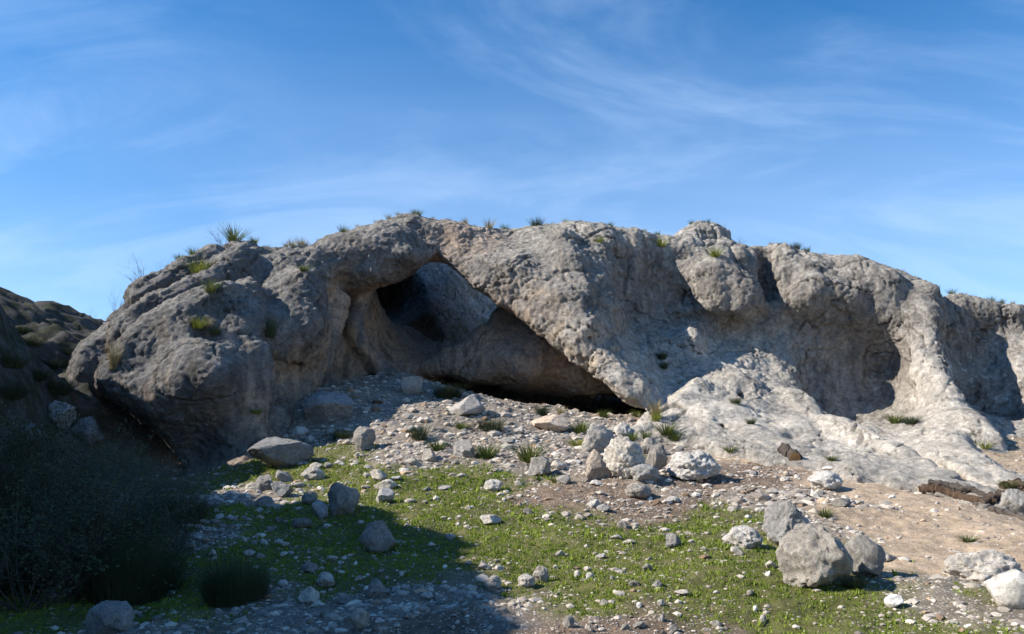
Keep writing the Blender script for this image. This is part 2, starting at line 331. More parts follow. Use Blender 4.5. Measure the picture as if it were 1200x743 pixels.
BRNP = [(594,358),(625,378),(700,415),(790,470),(785,478),(757,466),(700,461),(668,466),(640,462),(612,464),(590,456),(548,449),(515,441),(470,446),(470,430),(500,422),(530,405),(562,382)]
UNDER = [(116,436),(135,460),(150,482),(178,502),(203,528),(217,552),(208,572),(150,575),(124,530),(112,482),(107,455)]
# (sign, points (px,py,D), radii, blend, roll)
LUMPS = [
 ('+', [(116,432,21.9)], (.7,.9,1.15), .4, 0), ('+', [(165,347,22.9),(205,330,23.1),(250,306,23.8)], .48, .35, 0), ('+', [(150,393,21.7),(190,362,21.9),(240,337,22.5),(285,310,23.5)], .55, .35, 0),
 ('+', [(143,440,20.1),(168,400,20.3),(215,374,20.6),(258,358,20.9)], .6, .5, 0), ('-', [(133,430,20.3),(150,405,20.8),(180,374,21.1),(230,348,21.5),(262,340,21.8)], .26, .2, 0),
 ('-', [(140,388,21.7),(158,368,21.9),(200,342,22.2),(250,318,22.9)], .24, .2, 0), ('-', [(306,318,22.8),(307,345,21.9),(304,372,21.1),(316,402,20.4),(330,440,21.6)], .28, .25, 0),
 ('+', [(350,345,22.9),(356,385,22.4)], .75, .6, 0), ('+', [(290,350,21.9),(285,385,20.9)], .55, .5, 0), ('-', [(232,392,19.9),(262,400,19.8),(282,396,20)], .12, .2, 0),
 ('+', [(303,410,20.3),(307,455,20.2),(300,500,20.1),(308,540,19.7)], .26, .3, 0), ('+', [(372,388,22.8),(345,425,22.2),(328,470,21.7),(322,510,21.0)], .28, .3, 0),
 ('+', [(398,355,24.9),(385,400,24.1),(365,440,23.3),(352,470,22.8)], .35, .4, 0), ('+', [(425,345,26.4),(414,385,25.9),(440,425,26.3),(470,455,26.6)], .3, .3, 0),
 ('-', [(378,470,24),(392,440,24.8),(405,425,25.6)], .14, .2, 0), ('-', [(352,420,22.3),(332,455,21.8)], .14, .2, 0),
 ('+', [(415,305,25.6),(455,295,25.9)], .95, .6, 0), ('+', [(500,282,27.2),(530,285,27.3)], .7, .6, 0), ('+', [(480,268,27.6)], (.7,.8,.45), .4, 0),
 ('+', [(560,318,25.9),(620,360,25.2),(690,418,24.3),(745,462,23.4)], .3, .5, 0),
 ('+', [(655,285,26.6),(668,312,25.7)], .55, .5, 0), ('+', [(702,338,25.6),(712,362,25.2)], .42, .4, 0), ('-', [(728,300,27),(735,340,26.9),(750,380,26.2)], .3, .5, 0),
 ('-', [(600,372,24.6),(650,405,24.2),(700,438,23.7)], .1, .2, 0),
 ('+', [(838,330,28.2),(866,350,27.9)], .95, .35, 0), ('+', [(800,325,28.9)], (.8,.8,.7), .4, 0), ('+', [(824,279,30.0)], (.95,.9,.55), .25, 0), ('+', [(848,300,29.2),(868,322,28.7)], .6, .3, 0),
 ('-', [(800,372,27.9),(850,376,27.6),(893,372,28.2)], .22, .25, 0),
 ('+', [(914,303,29.4),(920,326,28.9)], .62, .3, 0), ('+', [(950,322,28.5),(957,348,28)], .42, .2, 0), ('-', [(893,305,29.2),(898,345,28.8)], .35, .4, 0), ('-', [(936,305,29),(940,350,28.4)], .15, .25, 0),
 ('+', [(1000,326,29),(1032,340,28.5)], .8, .7, 0), ('+', [(985,345,28.4)], (.6,.6,.7), .4, 0),
 ('-', [(1003,435,27.2)], (2.0,1.35,1.7), .5, 0), ('-', [(1015,470,26.4)], (1.9,1.2,.8), .5, 0), ('+', [(1082,350,28.2),(1088,392,27.1),(1092,440,25.8),(1112,480,24.2),(1150,520,21.4)], .5, .6, 0),
 ('-', [(1150,450,26.9)], (1.3,1.1,1.8), .6, 15), ('-', [(1120,400,27.6),(1125,450,26.9)], .5, .5, 0), ('+', [(1120,360,29.0),(1190,372,28.9)], .5, .5, 0),
 ('+', [(808,403,26.6)], (.5,.5,.6), .5, 0), ('+', [(875,462,25)], (.9,.6,.5), .4, -30), ('-', [(858,452,25.2),(880,495,22.9)], .06, .3, 0), ('-', [(925,520,20.9),(938,505,21.4)], .12, .3, 0),
 ('-', [(790,445,24.8),(812,480,23.2)], .08, .15, 0), ('-', [(840,500,22),(862,522,20.8)], .1, .2, 0), ('+', [(795,480,23.2),(820,455,24.4)], .35, .4, 0),
 ('+', [(930,470,24.9),(960,498,22.9),(1010,520,20.8),(1060,545,18.9)], .4, .5, 0), ('-', [(985,512,21.8),(1050,520,21.2),(1110,560,17.8)], .14, .3, 0),
 ('+', [(1100,510,22.3),(1150,555,18.4),(1195,580,17)], .35, .4, 0), ('-', [(1085,540,19.2),(1120,562,17.6),(1150,582,16.6)], .22, .3, 0),
 ('-', [(1190,520,23.5),(1150,512,23.6)], .5, .4, 0)]

def jitter(P, step=11, amp=2.6, seed=3):
    r = np.random.RandomState(seed); Q = []
    for a, b in zip(P, P[1:] + P[:1]):
        a = np.array(a, float); b = np.array(b, float); n = max(1, int(np.linalg.norm(b - a) / step))
        for k in range(n): Q.append(tuple(a + (b - a) * k / n + (r.uniform(-amp, amp, 2) if k else r.uniform(-1, 1, 2))))
    return Q
def poly_sd(px, py, P):
    P = np.array(P, float); d = np.full(px.shape, 1e9); s = np.zeros(px.shape, bool)
    for i in range(len(P)):
        a = P[i]; b = P[i - 1]; e = b - a; wx = px - a[0]; wy = py - a[1]
        t = np.clip((wx * e[0] + wy * e[1]) / (e @ e), 0, 1); d = np.minimum(d, (wx - e[0] * t) ** 2 + (wy - e[1] * t) ** 2)
        c = ((a[1] > py) != (b[1] > py)) & (px < (b[0] - a[0]) * (py - a[1]) / (b[1] - a[1] + 1e-12) + a[0]); s ^= c
    return np.where(s, -1, 1) * np.sqrt(d)

def surface_nets(d, org, h):
    s = d < 0; nx, ny, nz = d.shape
    o = np.zeros((nx - 1, ny - 1, nz - 1), bool); a = np.ones_like(o)
    for i in (0, 1):
        for j in (0, 1):
            for k in (0, 1):
                q = s[i:nx - 1 + i, j:ny - 1 + j, k:nz - 1 + k]; o |= q; a &= q
    act = np.argwhere(o & ~a); del o, a
    idx = np.full((nx - 1, ny - 1, nz - 1), -1, np.int32); idx[act[:, 0], act[:, 1], act[:, 2]] = np.arange(len(act))
    val = {}
    for i in (0, 1):
        for j in (0, 1):
            for k in (0, 1): val[i, j, k] = d[act[:, 0] + i, act[:, 1] + j, act[:, 2] + k]
    acc = np.zeros((len(act), 3)); n = np.zeros(len(act))
    cs = list(val)
    for c in cs:
        for ax in range(3):
            if c[ax]: continue
            e = list(c); e[ax] = 1; v0 = val[c]; v1 = val[tuple(e)]; m = (v0 < 0) != (v1 < 0)
            t = np.where(m, v0 / np.where(m, v0 - v1, 1), 0); p = np.tile(np.array(c, float), (len(act), 1)); p[:, ax] = t
            acc += p * m[:, None]; n += m
    V = (act + acc / n[:, None]) * h + org
    F = []
    for ax in range(3):
        u, w = [(1, 2), (2, 0), (0, 1)][ax]
        sl0 = [slice(None)] * 3; sl1 = [slice(None)] * 3; sl0[ax] = slice(0, -1); sl1[ax] = slice(1, None)
        ch = s[tuple(sl0)] != s[tuple(sl1)]
        lo = [0, 0, 0]; hi = [slice(None)] * 3; hi[u] = slice(1, d.shape[u] - 1); hi[w] = slice(1, d.shape[w] - 1)
        e = np.argwhere(ch[tuple(hi)]); e[:, u] += 1; e[:, w] += 1
        def cell(du, dw):
            q = e.copy(); q[:, u] -= du; q[:, w] -= dw; return idx[q[:, 0], q[:, 1], q[:, 2]]
        q = np.stack([cell(1, 1), cell(0, 1), cell(0, 0), cell(1, 0)], 1)
        inside = s[e[:, 0], e[:, 1], e[:, 2]]; q[~inside] = q[~inside][:, ::-1]; F.append(q)
    return V, np.concatenate(F)

def build_cliff():
    h = 0.11; x = np.arange(-16.5, 23, h); y = np.arange(14.6, 41, h); z = np.arange(-2.6, 10.6, h)
    # each relief gives the distance of the rock face along a direction (bearing, elevation) from the origin
    tu = np.arange(-260, 1460, 5.0); tv = np.arange(120, 860, 5.0); TU, TV = np.meshgrid(tu, tv, indexing='ij')
    def relief(pts, c, lam): return RBF([(p[0], p[1]) for p in pts], [p[2] for p in pts], c, lam)(TU, TV).astype(f32)
    tabs = [relief(FACE, 14, .3), relief(BACK, 14, .3), relief(BRN, 12, .3)]
    def lookup(tab, px, py):
        gu, gv = np.gradient(tab, 5.0); g2 = (gu * gu + gv * gv)
        a = np.clip((px - tu[0]) / 5.0, 0, len(tu) - 1.01); b_ = np.clip((py - tv[0]) / 5.0, 0, len(tv) - 1.01)
        i = a.astype(np.int32); j = b_.astype(np.int32); a = (a - i).astype(f32); b_ = (b_ - j).astype(f32)
        q = tab[i, j] * (1 - a) * (1 - b_) + tab[i + 1, j] * a * (1 - b_) + tab[i, j + 1] * (1 - a) * b_ + tab[i + 1, j + 1] * a * b_
        return q, g2[i, j]
    def proj(ix, iy):
        a, b, c = np.meshgrid(x[ix].astype(f32), y[iy].astype(f32), z.astype(f32), indexing='ij')
        dep = b * f32(math.cos(PITCH)) + c * f32(math.sin(PITCH)); up = c * f32(math.cos(PITCH)) - b * f32(math.sin(PITCH))
        return CX + FPX * a / dep, CY - FPX * up / dep, dep, b, c
    def solid(tab, px, py, b):
        q, g2 = lookup(tab, px, py); return (q - b) / np.sqrt(1 + np.minimum(g2 * (FPX / b) ** 2, 9)), q
    dF = np.empty((len(x), len(y), len(z)), f32)
    for i0 in range(0, len(x), 40):
        px, py, _, b, _ = proj(slice(i0, i0 + 40), slice(None)); dF[i0:i0 + 40] = solid(tabs[0], px, py, b)[0]
    T = np.interp(x, TX, TZ).astype(f32); Td = np.interp(x, TX, TD).astype(f32)
    Y = y.astype(f32)[None, :, None]; Z = z.astype(f32)[None, None, :]; X = x.astype(f32)[:, None, None]
    top = (Z - (T[:, None, None] + (0.10 - 0.2 * (1 - sstep(-7, -3, X))) * np.maximum(Y - Td[:, None, None], 0))) * 0.92
    d = smax(dF, top, 0.7)
    yb = 37.5 - 6.5 * sstep(-7.5, -5, x) * (1 - sstep(3.5, 7, x))
    d = np.maximum(d, Y - yb.astype(f32)[:, None, None])
    # perspective-shaped hollows: project the voxels of a sub-range and use the outline there
    ix = slice(int((-9.5 - x[0]) / h), int((7.5 - x[0]) / h)); iy = slice(int((21.5 - y[0]) / h), len(y))
    px, py, dep, b, c = proj(ix, iy)
    sd = poly_sd(px, py, jitter(VOID, 12, 3.4)) / FPX * dep; Fq = lookup(tabs[0], px, py)[0]
    wid = np.clip(0.55 * (b - Fq - 0.7), 0, 2.2) * (1 - sstep(2.6, 5.2, c)) + np.clip(0.4 * (b - Fq - 1.0), 0, .5) * sstep(3, 5, c)
    void = (sd - wid).astype(f32)
    sub = d[ix, iy, :]; sub[:] = smax(sub, -void, 0.28)
    bk = solid(tabs[1], px, py, b)[0].astype(f32); bk = np.maximum(bk, (c - 9.7).astype(f32)); bk = np.maximum(bk, void - 1.3)
    sub[:] = smin(sub, bk, 0.25)
    be = smax(solid(tabs[2], px, py, b)[0].astype(f32), (poly_sd(px, py, jitter(BRNP, 10, 4.0, 5)) / FPX * dep).astype(f32), 0.35)
    be = np.maximum(be, (b - 31.5).astype(f32)); sub[:] = smin(sub, be, 0.12)
    del px, py, dep, b, c, sd, wid, void, bk, be
    ix = slice(0, int((-5.5 - x[0]) / h)); iy = slice(int((17 - y[0]) / h), int((27 - y[0]) / h))
    px, py, dep, b, c = proj(ix, iy); sd = (poly_sd(px, py, UNDER) / FPX * dep).astype(f32)
    sub = d[ix, iy, :]; sub[:] = smax(sub, -np.maximum(sd - .25 * np.clip(b - 21, 0, 4), (b - 25.5).astype(f32)), 0.2)
    del px, py, dep, b, c, sd
    def seg(sgn, pts, r, k, roll):
        Pw = at([p[0] for p in pts], [p[1] for p in pts], [p[2] for p in pts]); rr = np.max(r) + k + .3
        lo = ((Pw.min(0) - rr - [x[0], y[0], z[0]]) / h).astype(int); hi = ((Pw.max(0) + rr - [x[0], y[0], z[0]]) / h).astype(int) + 1
        lo = np.maximum(lo, 0); sl = tuple(slice(lo[i], max(hi[i], lo[i] + 1)) for i in range(3))
        a, b, c = np.meshgrid(x[sl[0]], y[sl[1]], z[sl[2]], indexing='ij')
        if len(pts) == 1:
            q = np.array(r, float); ca, sa = math.cos(math.radians(roll)), math.sin(math.radians(roll)); u = a - Pw[0, 0]; w = c - Pw[0, 2]
            e = np.sqrt(((u * ca + w * sa) / q[0]) ** 2 + ((b - Pw[0, 1]) / q[1]) ** 2 + ((w * ca - u * sa) / q[2]) ** 2); sd = (e - 1) * q.min()
        else:
            sd = np.full(a.shape, 1e9)
            for A, Bq in zip(Pw[:-1], Pw[1:]):
                e = Bq - A; t = np.clip(((a - A[0]) * e[0] + (b - A[1]) * e[1] + (c - A[2]) * e[2]) / (e @ e), 0, 1)
                sd = np.minimum(sd, np.sqrt((a - A[0] - e[0] * t) ** 2 + (b - A[1] - e[1] * t) ** 2 + (c - A[2] - e[2] * t) ** 2))
            sd = sd - r
        v = d[sl]; v[:] = smin(v, sd.astype(f32), k) if sgn == '+' else smax(v, -sd.astype(f32), k)
    for L_ in LUMPS: seg(*L_)
    seg('-', [(478,342,29.6),(462,340,32.5),(430,336,36)], 1.35, .3, 0); seg('-', [(484,345,30.3),(500,385,31.4)], .75, .3, 0); 
    # rough the narrow band
    m = np.abs(d) < 0.75; I = np.argwhere(m); Q = (I * h + [x[0], y[0], z[0]]).astype(f32)
    n = 0.15 * fbm(Q, 0.8, 3, .5, 3.1) - 0.09 * (ridged(Q, 0.9, 3, .5, 8.4) - .55)
    cal = cave_mask(Q); d[m] += (n * (1 - 0.55 * cal)).astype(f32)
    d[0] = d[-1] = 1; d[:, 0] = 1; d[:, -1] = 1; d[:, :, 0] = 1; d[:, :, -1] = 1
    V, Fc = surface_nets(d, np.array([x[0], y[0], z[0]]), h)
    keep = (V[Fc[:, 0], 2] > height(V[Fc[:, 0], 0], V[Fc[:, 0], 1]) - 0.5)
    keep &= V[Fc[:, 0], 1] < 40.6
    Fc = Fc[keep]; u, inv = np.unique(Fc, return_inverse=True)
    return V[u], inv.reshape(Fc.shape)

def blobs(Q, lst, soft=1.0):
    r = np.zeros(len(Q), f32)
    for px, py, D, rad, w in lst:
        c = at(px, py, D); dd = ((Q - c.astype(f32)) ** 2).sum(1) / (rad * rad); r = np.maximum(r, w * np.exp(-dd * 1.2 * soft))
    return r
CAVE = [(430,390,27,2.6,1),(490,400,29,3.2,1),(380,420,24,1.6,.9),(340,450,22,1.6,.8),(600,430,26.5,2.6,.7),(300,460,20,1.8,.7),(240,480,19,2.4,.6),(1000,450,28,2.2,.3),(410,330,25,1,.6)]
def cave_mask(Q): return blobs(Q, CAVE)

def paint_cliff(V, N):
    V = V.astype(f32); n1 = fbm(V, .5, 4, .55, 2); n2 = fbm(V, 1.9, 4, .6, 7); n3 = fbm(V * f32([1, 1, .22]), 2.3, 4, .6, 17)
    w1, w2, wid = worley(V + (0.15 * n2)[:, None], 1.4, 5)
    px = CX + FPX * V[:, 0] / (V[:, 1] * math.cos(PITCH) + V[:, 2] * math.sin(PITCH))
    right = sstep(-3, 3.5, V[:, 0] + 1.2 * n1)
    c0 = np.array([.21, .207, .205], f32); c1 = np.array([.50, .455, .40], f32); C = c0 + (c1 - c0) * right[:, None]
    def mixin(col, f):
        nonlocal C; f = np.clip(f, 0, 1)[:, None]; C = C * (1 - f) + np.array(col, f32) * f
    mixin((.15, .145, .142), sstep(-.05, .4, n1 + .7 * n2) * .7 * (1 - .55 * right))
    mixin((.58, .53, .47), sstep(.0, .32, n2 + .25 * n1 - .25 * perlin(V * f32(6))) * (.30 + .55 * right))
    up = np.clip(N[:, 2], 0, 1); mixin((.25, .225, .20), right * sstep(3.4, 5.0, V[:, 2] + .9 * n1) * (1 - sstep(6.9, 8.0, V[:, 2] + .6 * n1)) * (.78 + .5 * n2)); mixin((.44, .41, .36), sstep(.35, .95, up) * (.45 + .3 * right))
    n4 = fbm(V * f32([1, 1, .10]), 3.6, 4, .6, 57); n5 = fbm(V * f32([1, 1, .14]), 1.3, 3, .6, 67)
    left = sstep(-4.2, -5.4, V[:, 0]) * sstep(.55, .1, N[:, 2]) * sstep(4.6, 3.2, V[:, 2])
    mixin((.35, .30, .25), left * sstep(.02, .25, n4) * .7); mixin((.10, .105, .12), left * sstep(.0, .3, n5) * .6); mixin((.40, .27, .17), left * sstep(.05, .3, fbm(V * f32([1, 1, .16]), 2.4, 4, .6, 77)) * .42 * sstep(-.2, .2, n1))
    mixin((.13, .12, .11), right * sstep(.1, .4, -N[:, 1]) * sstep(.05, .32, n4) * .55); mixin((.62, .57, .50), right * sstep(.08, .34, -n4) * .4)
    # warm bare rock inside and round the cave
    warm = blobs(V, [(395,365,24.8,1.1,1),(400,395,25,1.1,1),(440,360,27.5,1.2,.7),(415,420,25.8,1.1,.7),(460,405,28,1.3,.5),(500,425,28.5,1.3,.5),(370,420,23,.9,.75),(345,440,22,.9,.6),(300,470,20,.9,.4),(270,500,19.3,.9,.25),(420,330,26,1.2,.6),(440,390,27,1.5,.6),
         (300,535,19.5,.8,.45),(310,500,20,.8,.5),(250,556,19.3,.8,.4),(540,310,27.5,1.5,.7),(590,410,26.5,1.6,.9),(560,430,27,1.5,.8),(640,430,26.4,1.5,.6),(480,430,28,1.4,.5),(520,440,28,1.6,.6)])
    mixin((.60, .42, .29), 1.9 * warm * sstep(-.5, .1, n3))
    mixin((.60, .44, .34), blobs(V, [(600,400,26.6,1.6,1),(560,420,27,1.5,.9),(640,440,26.4,1.4,.7),(530,440,27.6,1.2,.7),(620,460,27,1.4,.9),(540,305,28,1.3,.6),(680,450,26.8,1.2,.3)]) * (.75 + .4 * n2))
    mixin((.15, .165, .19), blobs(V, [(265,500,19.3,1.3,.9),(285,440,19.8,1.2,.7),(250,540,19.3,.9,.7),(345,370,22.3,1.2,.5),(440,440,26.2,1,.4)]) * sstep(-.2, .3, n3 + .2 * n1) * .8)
    mixin((.045, .04, .037), blobs(V, [(480,345,31,1.3,1),(500,365,32,1.4,1),(430,350,27.5,.5,.5),(600,475,28.5,1.0,.7),(130,500,24,2.2,1),(180,520,22,1.5,.9),(700,470,28.5,1.6,.95),(150,500,21.5,1.6,.9)]) * .85)  # deep shade painted near-black into the cave hole, floor slot and crag hollow
    mixin((.80, .73, .63), blobs(V, [(800,470,23.5,1.8,.85),(850,490,22.5,1.8,.9),(900,500,22.3,1.6,.85),(960,510,21.6,1.7,.9),(1020,530,20,1.8,.9),(1090,520,21.5,2,.9),(1160,560,18,2.2,.85),(1090,450,25.3,.9,.9),
         (1110,490,23.8,1.1,.85),(880,430,26.8,1.6,.75),(910,400,27.8,1.3,.6),(840,420,26.4,1.2,.6),(1190,560,19,1.8,.8),(600,358,38,3,.8),(560,345,38,2.4,.7),(680,440,27,1.0,.55),(780,500,22.4,1.2,.8)], .8) * (.72 + .6 * n2))
    mixin((.60, .44, .28), blobs(V, [(700,430,23.8,.9,.7),(735,455,23.4,.7,.6),(670,405,24.1,.9,.7),(620,360,24.8,1.0,.8),(650,385,24.3,.7,.75),(600,345,25.1,.5,.5),(850,445,25.6,.5,.6),(880,455,25,.5,.6),(1070,450,25.6,.6,.6),(740,290,27.6,.7,.3),(570,380,38,.6,.4)]) * sstep(-.1, .35, n2) * .8)
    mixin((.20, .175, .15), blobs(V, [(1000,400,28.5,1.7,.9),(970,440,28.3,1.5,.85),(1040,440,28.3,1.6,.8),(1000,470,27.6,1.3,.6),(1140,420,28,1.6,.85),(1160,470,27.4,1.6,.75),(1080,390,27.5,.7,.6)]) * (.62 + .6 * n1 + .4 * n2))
    mixin((.23, .165, .125), blobs(V, [(1020,450,28,.7,.7),(1040,430,28.2,.6,.5),(750,310,27.7,.9,.4)]) * sstep(-.2, .3, n3))
    fl = sstep(.20, .32, n2 + .35 * perlin(V * f32(5.5))) * blobs(V, [(1010,460,28,1.5,.9),(1160,450,27.5,3,.95),(1190,500,25.5,2,.9),(900,400,27.8,1.4,.6),(800,350,28,2,.35),(1040,390,28,1.5,.4)])
    mixin((.58, .55, .50), fl)
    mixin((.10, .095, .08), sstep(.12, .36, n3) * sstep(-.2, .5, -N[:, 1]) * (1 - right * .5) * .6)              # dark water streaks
    mixin((.10, .13, .035), blobs(V, [(545,384,34,.8,1),(570,378,36.5,.7,.9),(530,398,33,.8,.8),(330,300,25,.6,.3),(240,310,24,.6,.4)]) * sstep(-.3, .2, n2))
    edge = np.clip(1 - (w2 - w1) / .10, 0, 1); mixin((.14, .125, .11), edge * .35 * (1 - .4 * cave_mask(V)))
    return C

def vnormals(V, F):
    n = np.cross(V[F[:, 2]] - V[F[:, 0]], V[F[:, 3]] - V[F[:, 1]]); N = np.zeros_like(V)
    for k in range(4):
        for a in range(3): N[:, a] += np.bincount(F[:, k], n[:, a], len(V)).astype(f32)
    return (N / (np.linalg.norm(N, axis=1)[:, None] + 1e-9)).astype(f32)
def relax(V, F, it, w=.5):
    for _ in range(it):
        c = V[F].mean(1); n = np.bincount(F.ravel(), minlength=len(V)); A = np.zeros_like(V)
        for a in range(3): A[:, a] = np.bincount(F.ravel(), np.repeat(c[:, a], 4), len(V)) / np.maximum(n, 1)
        V = V * (1 - w) + A * w
    return V.astype(f32)
def subdivide(V, F, mask):
    """split the masked quads in four; the others keep their corners"""
    G = F[mask]; n = len(V); e = np.stack([G, np.roll(G, -1, 1)], 2).reshape(-1, 2); e.sort(1)
    key = e[:, 0].astype(np.int64) * n + e[:, 1]; u, inv = np.unique(key, return_inverse=True); inv = inv.reshape(-1, 4)
    mid = (V[u // n] + V[u % n]) * .5; cen = V[G].mean(1); m = n + inv; c = n + len(u) + np.arange(len(G))
    Q = [np.stack([G[:, k], m[:, k], c, m[:, k - 1]], 1) for k in range(4)]
    return np.concatenate([V, mid, cen]).astype(f32), np.concatenate([F[~mask]] + Q)

def finish_cliff(V, F):
    V = V.astype(f32)
    V = relax(V, F, 1); N = vnormals(V, F)
    view = V / np.linalg.norm(V, axis=1)[:, None]; fr = ((N * view).sum(1) < .12)
    fr &= V[:, 2] > height(V[:, 0], V[:, 1]) - .35
    ff = fr[F].any(1); V, F = subdivide(V, F, ff); V = relax(V, F, 1, .5); N = vnormals(V, F); n = len(V)
    cave = cave_mask(V); rough = (1 - .65 * cave) * (1 - .3 * sstep(1, 5, V[:, 0]))
    flow = blobs(V, [(850,490,22.5,2.6,1),(960,510,21.6,2.4,1),(1060,530,20,2.6,1),(1160,560,18,2.6,1),(800,450,24.5,1.8,.8),(1100,470,24.5,1.4,.7)], .8)
    q = V * f32([1, 1, .3])
    w1, w2, _ = worley(V + (.12 * fbm(V, 2.1, 2, .5, 3))[:, None], 1.25, 5)
    dsp = .08 * fbm(V, 1.5, 4, .55, 1) * rough * (1 - .4 * flow)
    dsp += .05 * (ridged(V, 2.1, 4, .66, 6) - .5) * rough * (1 - .6 * flow)
    right = sstep(1, 4, V[:, 0]); dsp += right * (1 - .5 * flow) * .13 * (ridged(V * f32([1, .6, .22]), .75, 3, .5, 61) - .5)      # broad runnels
    ribs = np.stack([(-.62 * V[:, 0] + .78 * V[:, 2]) * 1.5, (.78 * V[:, 0] + .62 * V[:, 2]) * .35, V[:, 1] * .55], 1).astype(f32); lf = sstep(-4.5, -6.5, V[:, 0]) * sstep(3.2, 4.4, V[:, 2]); dsp += lf * .20 * (ridged(ribs, .9, 4, .55, 81) - .55)
    ck = np.abs(perlin(V * f32([.42, .42, .8]) + f32(71) + (.25 * fbm(V, 1.3, 3, .6, 5))[:, None])); ck2 = np.abs(perlin(V * f32([.9, .6, .5]) + f32(33) + (.3 * fbm(V, 2.0, 3, .6, 6))[:, None]))
    crack = np.maximum(np.clip(1 - ck / .022, 0, 1), .7 * np.clip(1 - ck2 / .018, 0, 1)) * (1 - .6 * cave) * sstep(-.25, .15, fbm(V, .5, 2, .5, 91)); dsp -= .15 * crack
    dsp += .06 * fbm(V, 8, 2, .7, 2) * rough * (1 - .5 * flow)
    dsp += cave * .07 * fbm(q, 2.4, 3, .5, 12)                                                   # flutes
    dsp -= .10 * np.clip(1 - (w2 - w1) / .11, 0, 1) * (1 - cave) * (1 - .6 * flow) * sstep(-.1, .3, fbm(V, .6, 2, .5, 44))
    p1, _, pr = worley(V, 3.2, 21); dsp -= .06 * np.clip(1 - p1 / .38, 0, 1) * (pr > .7) * (1 - .6 * flow) * (1 - .7 * cave)        # pits
    d45 = np.stack([V[:, 0] * .5 + V[:, 2] * 1.1, V[:, 1] * .3, V[:, 2] * .8 + V[:, 0] * .35], 1).astype(f32)
    dsp += flow * .07 * (ridged(d45 * f32([1.6, 1, .6]), 1.1, 3, .5, 31) - .5)
    V2 = V + N * dsp[:, None].astype(f32)
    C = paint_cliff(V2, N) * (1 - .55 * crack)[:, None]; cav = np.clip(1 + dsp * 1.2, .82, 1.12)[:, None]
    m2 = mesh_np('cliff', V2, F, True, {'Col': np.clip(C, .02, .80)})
    print('cliff faces', len(F)); return m2
import time as _t
_t0 = _t.time(); _V, _F = build_cliff(); print('volume', _t.time() - _t0)
CLIFF = link('rock_cliff', finish_cliff(_V, _F), M_CLIFF, kind='structure', label='long grey limestone cliff with a natural arch and shallow caves', category='cliff'); print('cliff', _t.time() - _t0)

# ------------------------------------------------------------------ ground sheet
ZP = {'g': [(0,700),(270,650),(240,680),(210,650),(400,680),(320,680),(470,670),(60,720),(200,715),(260,600),(330,620),(400,620),(350,660),(450,660),(600,690),(560,640),(620,610),(500,600),(450,560),(400,550),(560,560),(700,640),(830,620),(760,640),(850,660),(800,700),
            (700,700),(900,700),(950,720),(1050,720),(1000,700),(1140,700),(1165,740),(360,560),(600,650),(650,660),(880,650),(930,660),(540,590),(430,600),(480,640),(330,545),(860,600),(300,660),(520,560),(1080,735)],
      's': [(150,740),(230,640),(300,580),(300,700),(350,720),(420,710),(500,700),(550,700),(500,535),(600,540),(880,590),(940,610),(450,480),(500,460),(400,480),(550,500),(600,490),(650,500),(700,500),(750,495),
            (820,520),(660,540),(640,520),(1180,720),(1100,700),(360,470),(480,500),(540,470),(450,720),(930,585),(980,590),(780,575),(470,530),(1120,690),(600,735)],
      'd': [(1080,660),(1050,620),(1150,620),(1100,600),(980,570),(950,545),(1000,600),(1200,640),(870,535),(1020,580),(1120,650),(1070,590),(1180,610),(1200,680),(1040,560)],
      'b': [(450,740),(520,735),(760,600),(700,580),(800,590),(850,560),(650,740),(740,733),(900,548),(170,600),(60,600),(100,660),(0,560),(820,570),(740,580),(640,585),(900,565)]}
_zp, _zc = [], []
for _i, _k in enumerate('gsdb'):
    for _p in ZP[_k]: _zp.append(_p); _zc.append(_i)
_zh = ground_hit([p[0] for p in _zp], [p[1] for p in _zp])
def zones(x, y):
    """weights of grass, scree, bare tan dirt and brown soil"""
    x = np.asarray(x, f32); y = np.asarray(y, f32); q = np.stack([x, y, 0 * x], 1)
    xs = x + .45 * fbm(q, .9, 3, .5, 3); ys = y + .7 * fbm(q, .8, 3, .5, 13); W = np.zeros((4, len(x)), f32)
    for (a, b, _), c in zip(_zh, _zc): W[c] += 1 / (((xs - a) ** 2 + ((ys - b) * .8) ** 2) + .05) ** 2.0
    W /= W.sum(0); g = fbm(q, 1.6, 4, .6, 23); W[0] *= np.clip(1.25 + 2.6 * g, .05, 3.5); W /= W.sum(0)
    return W
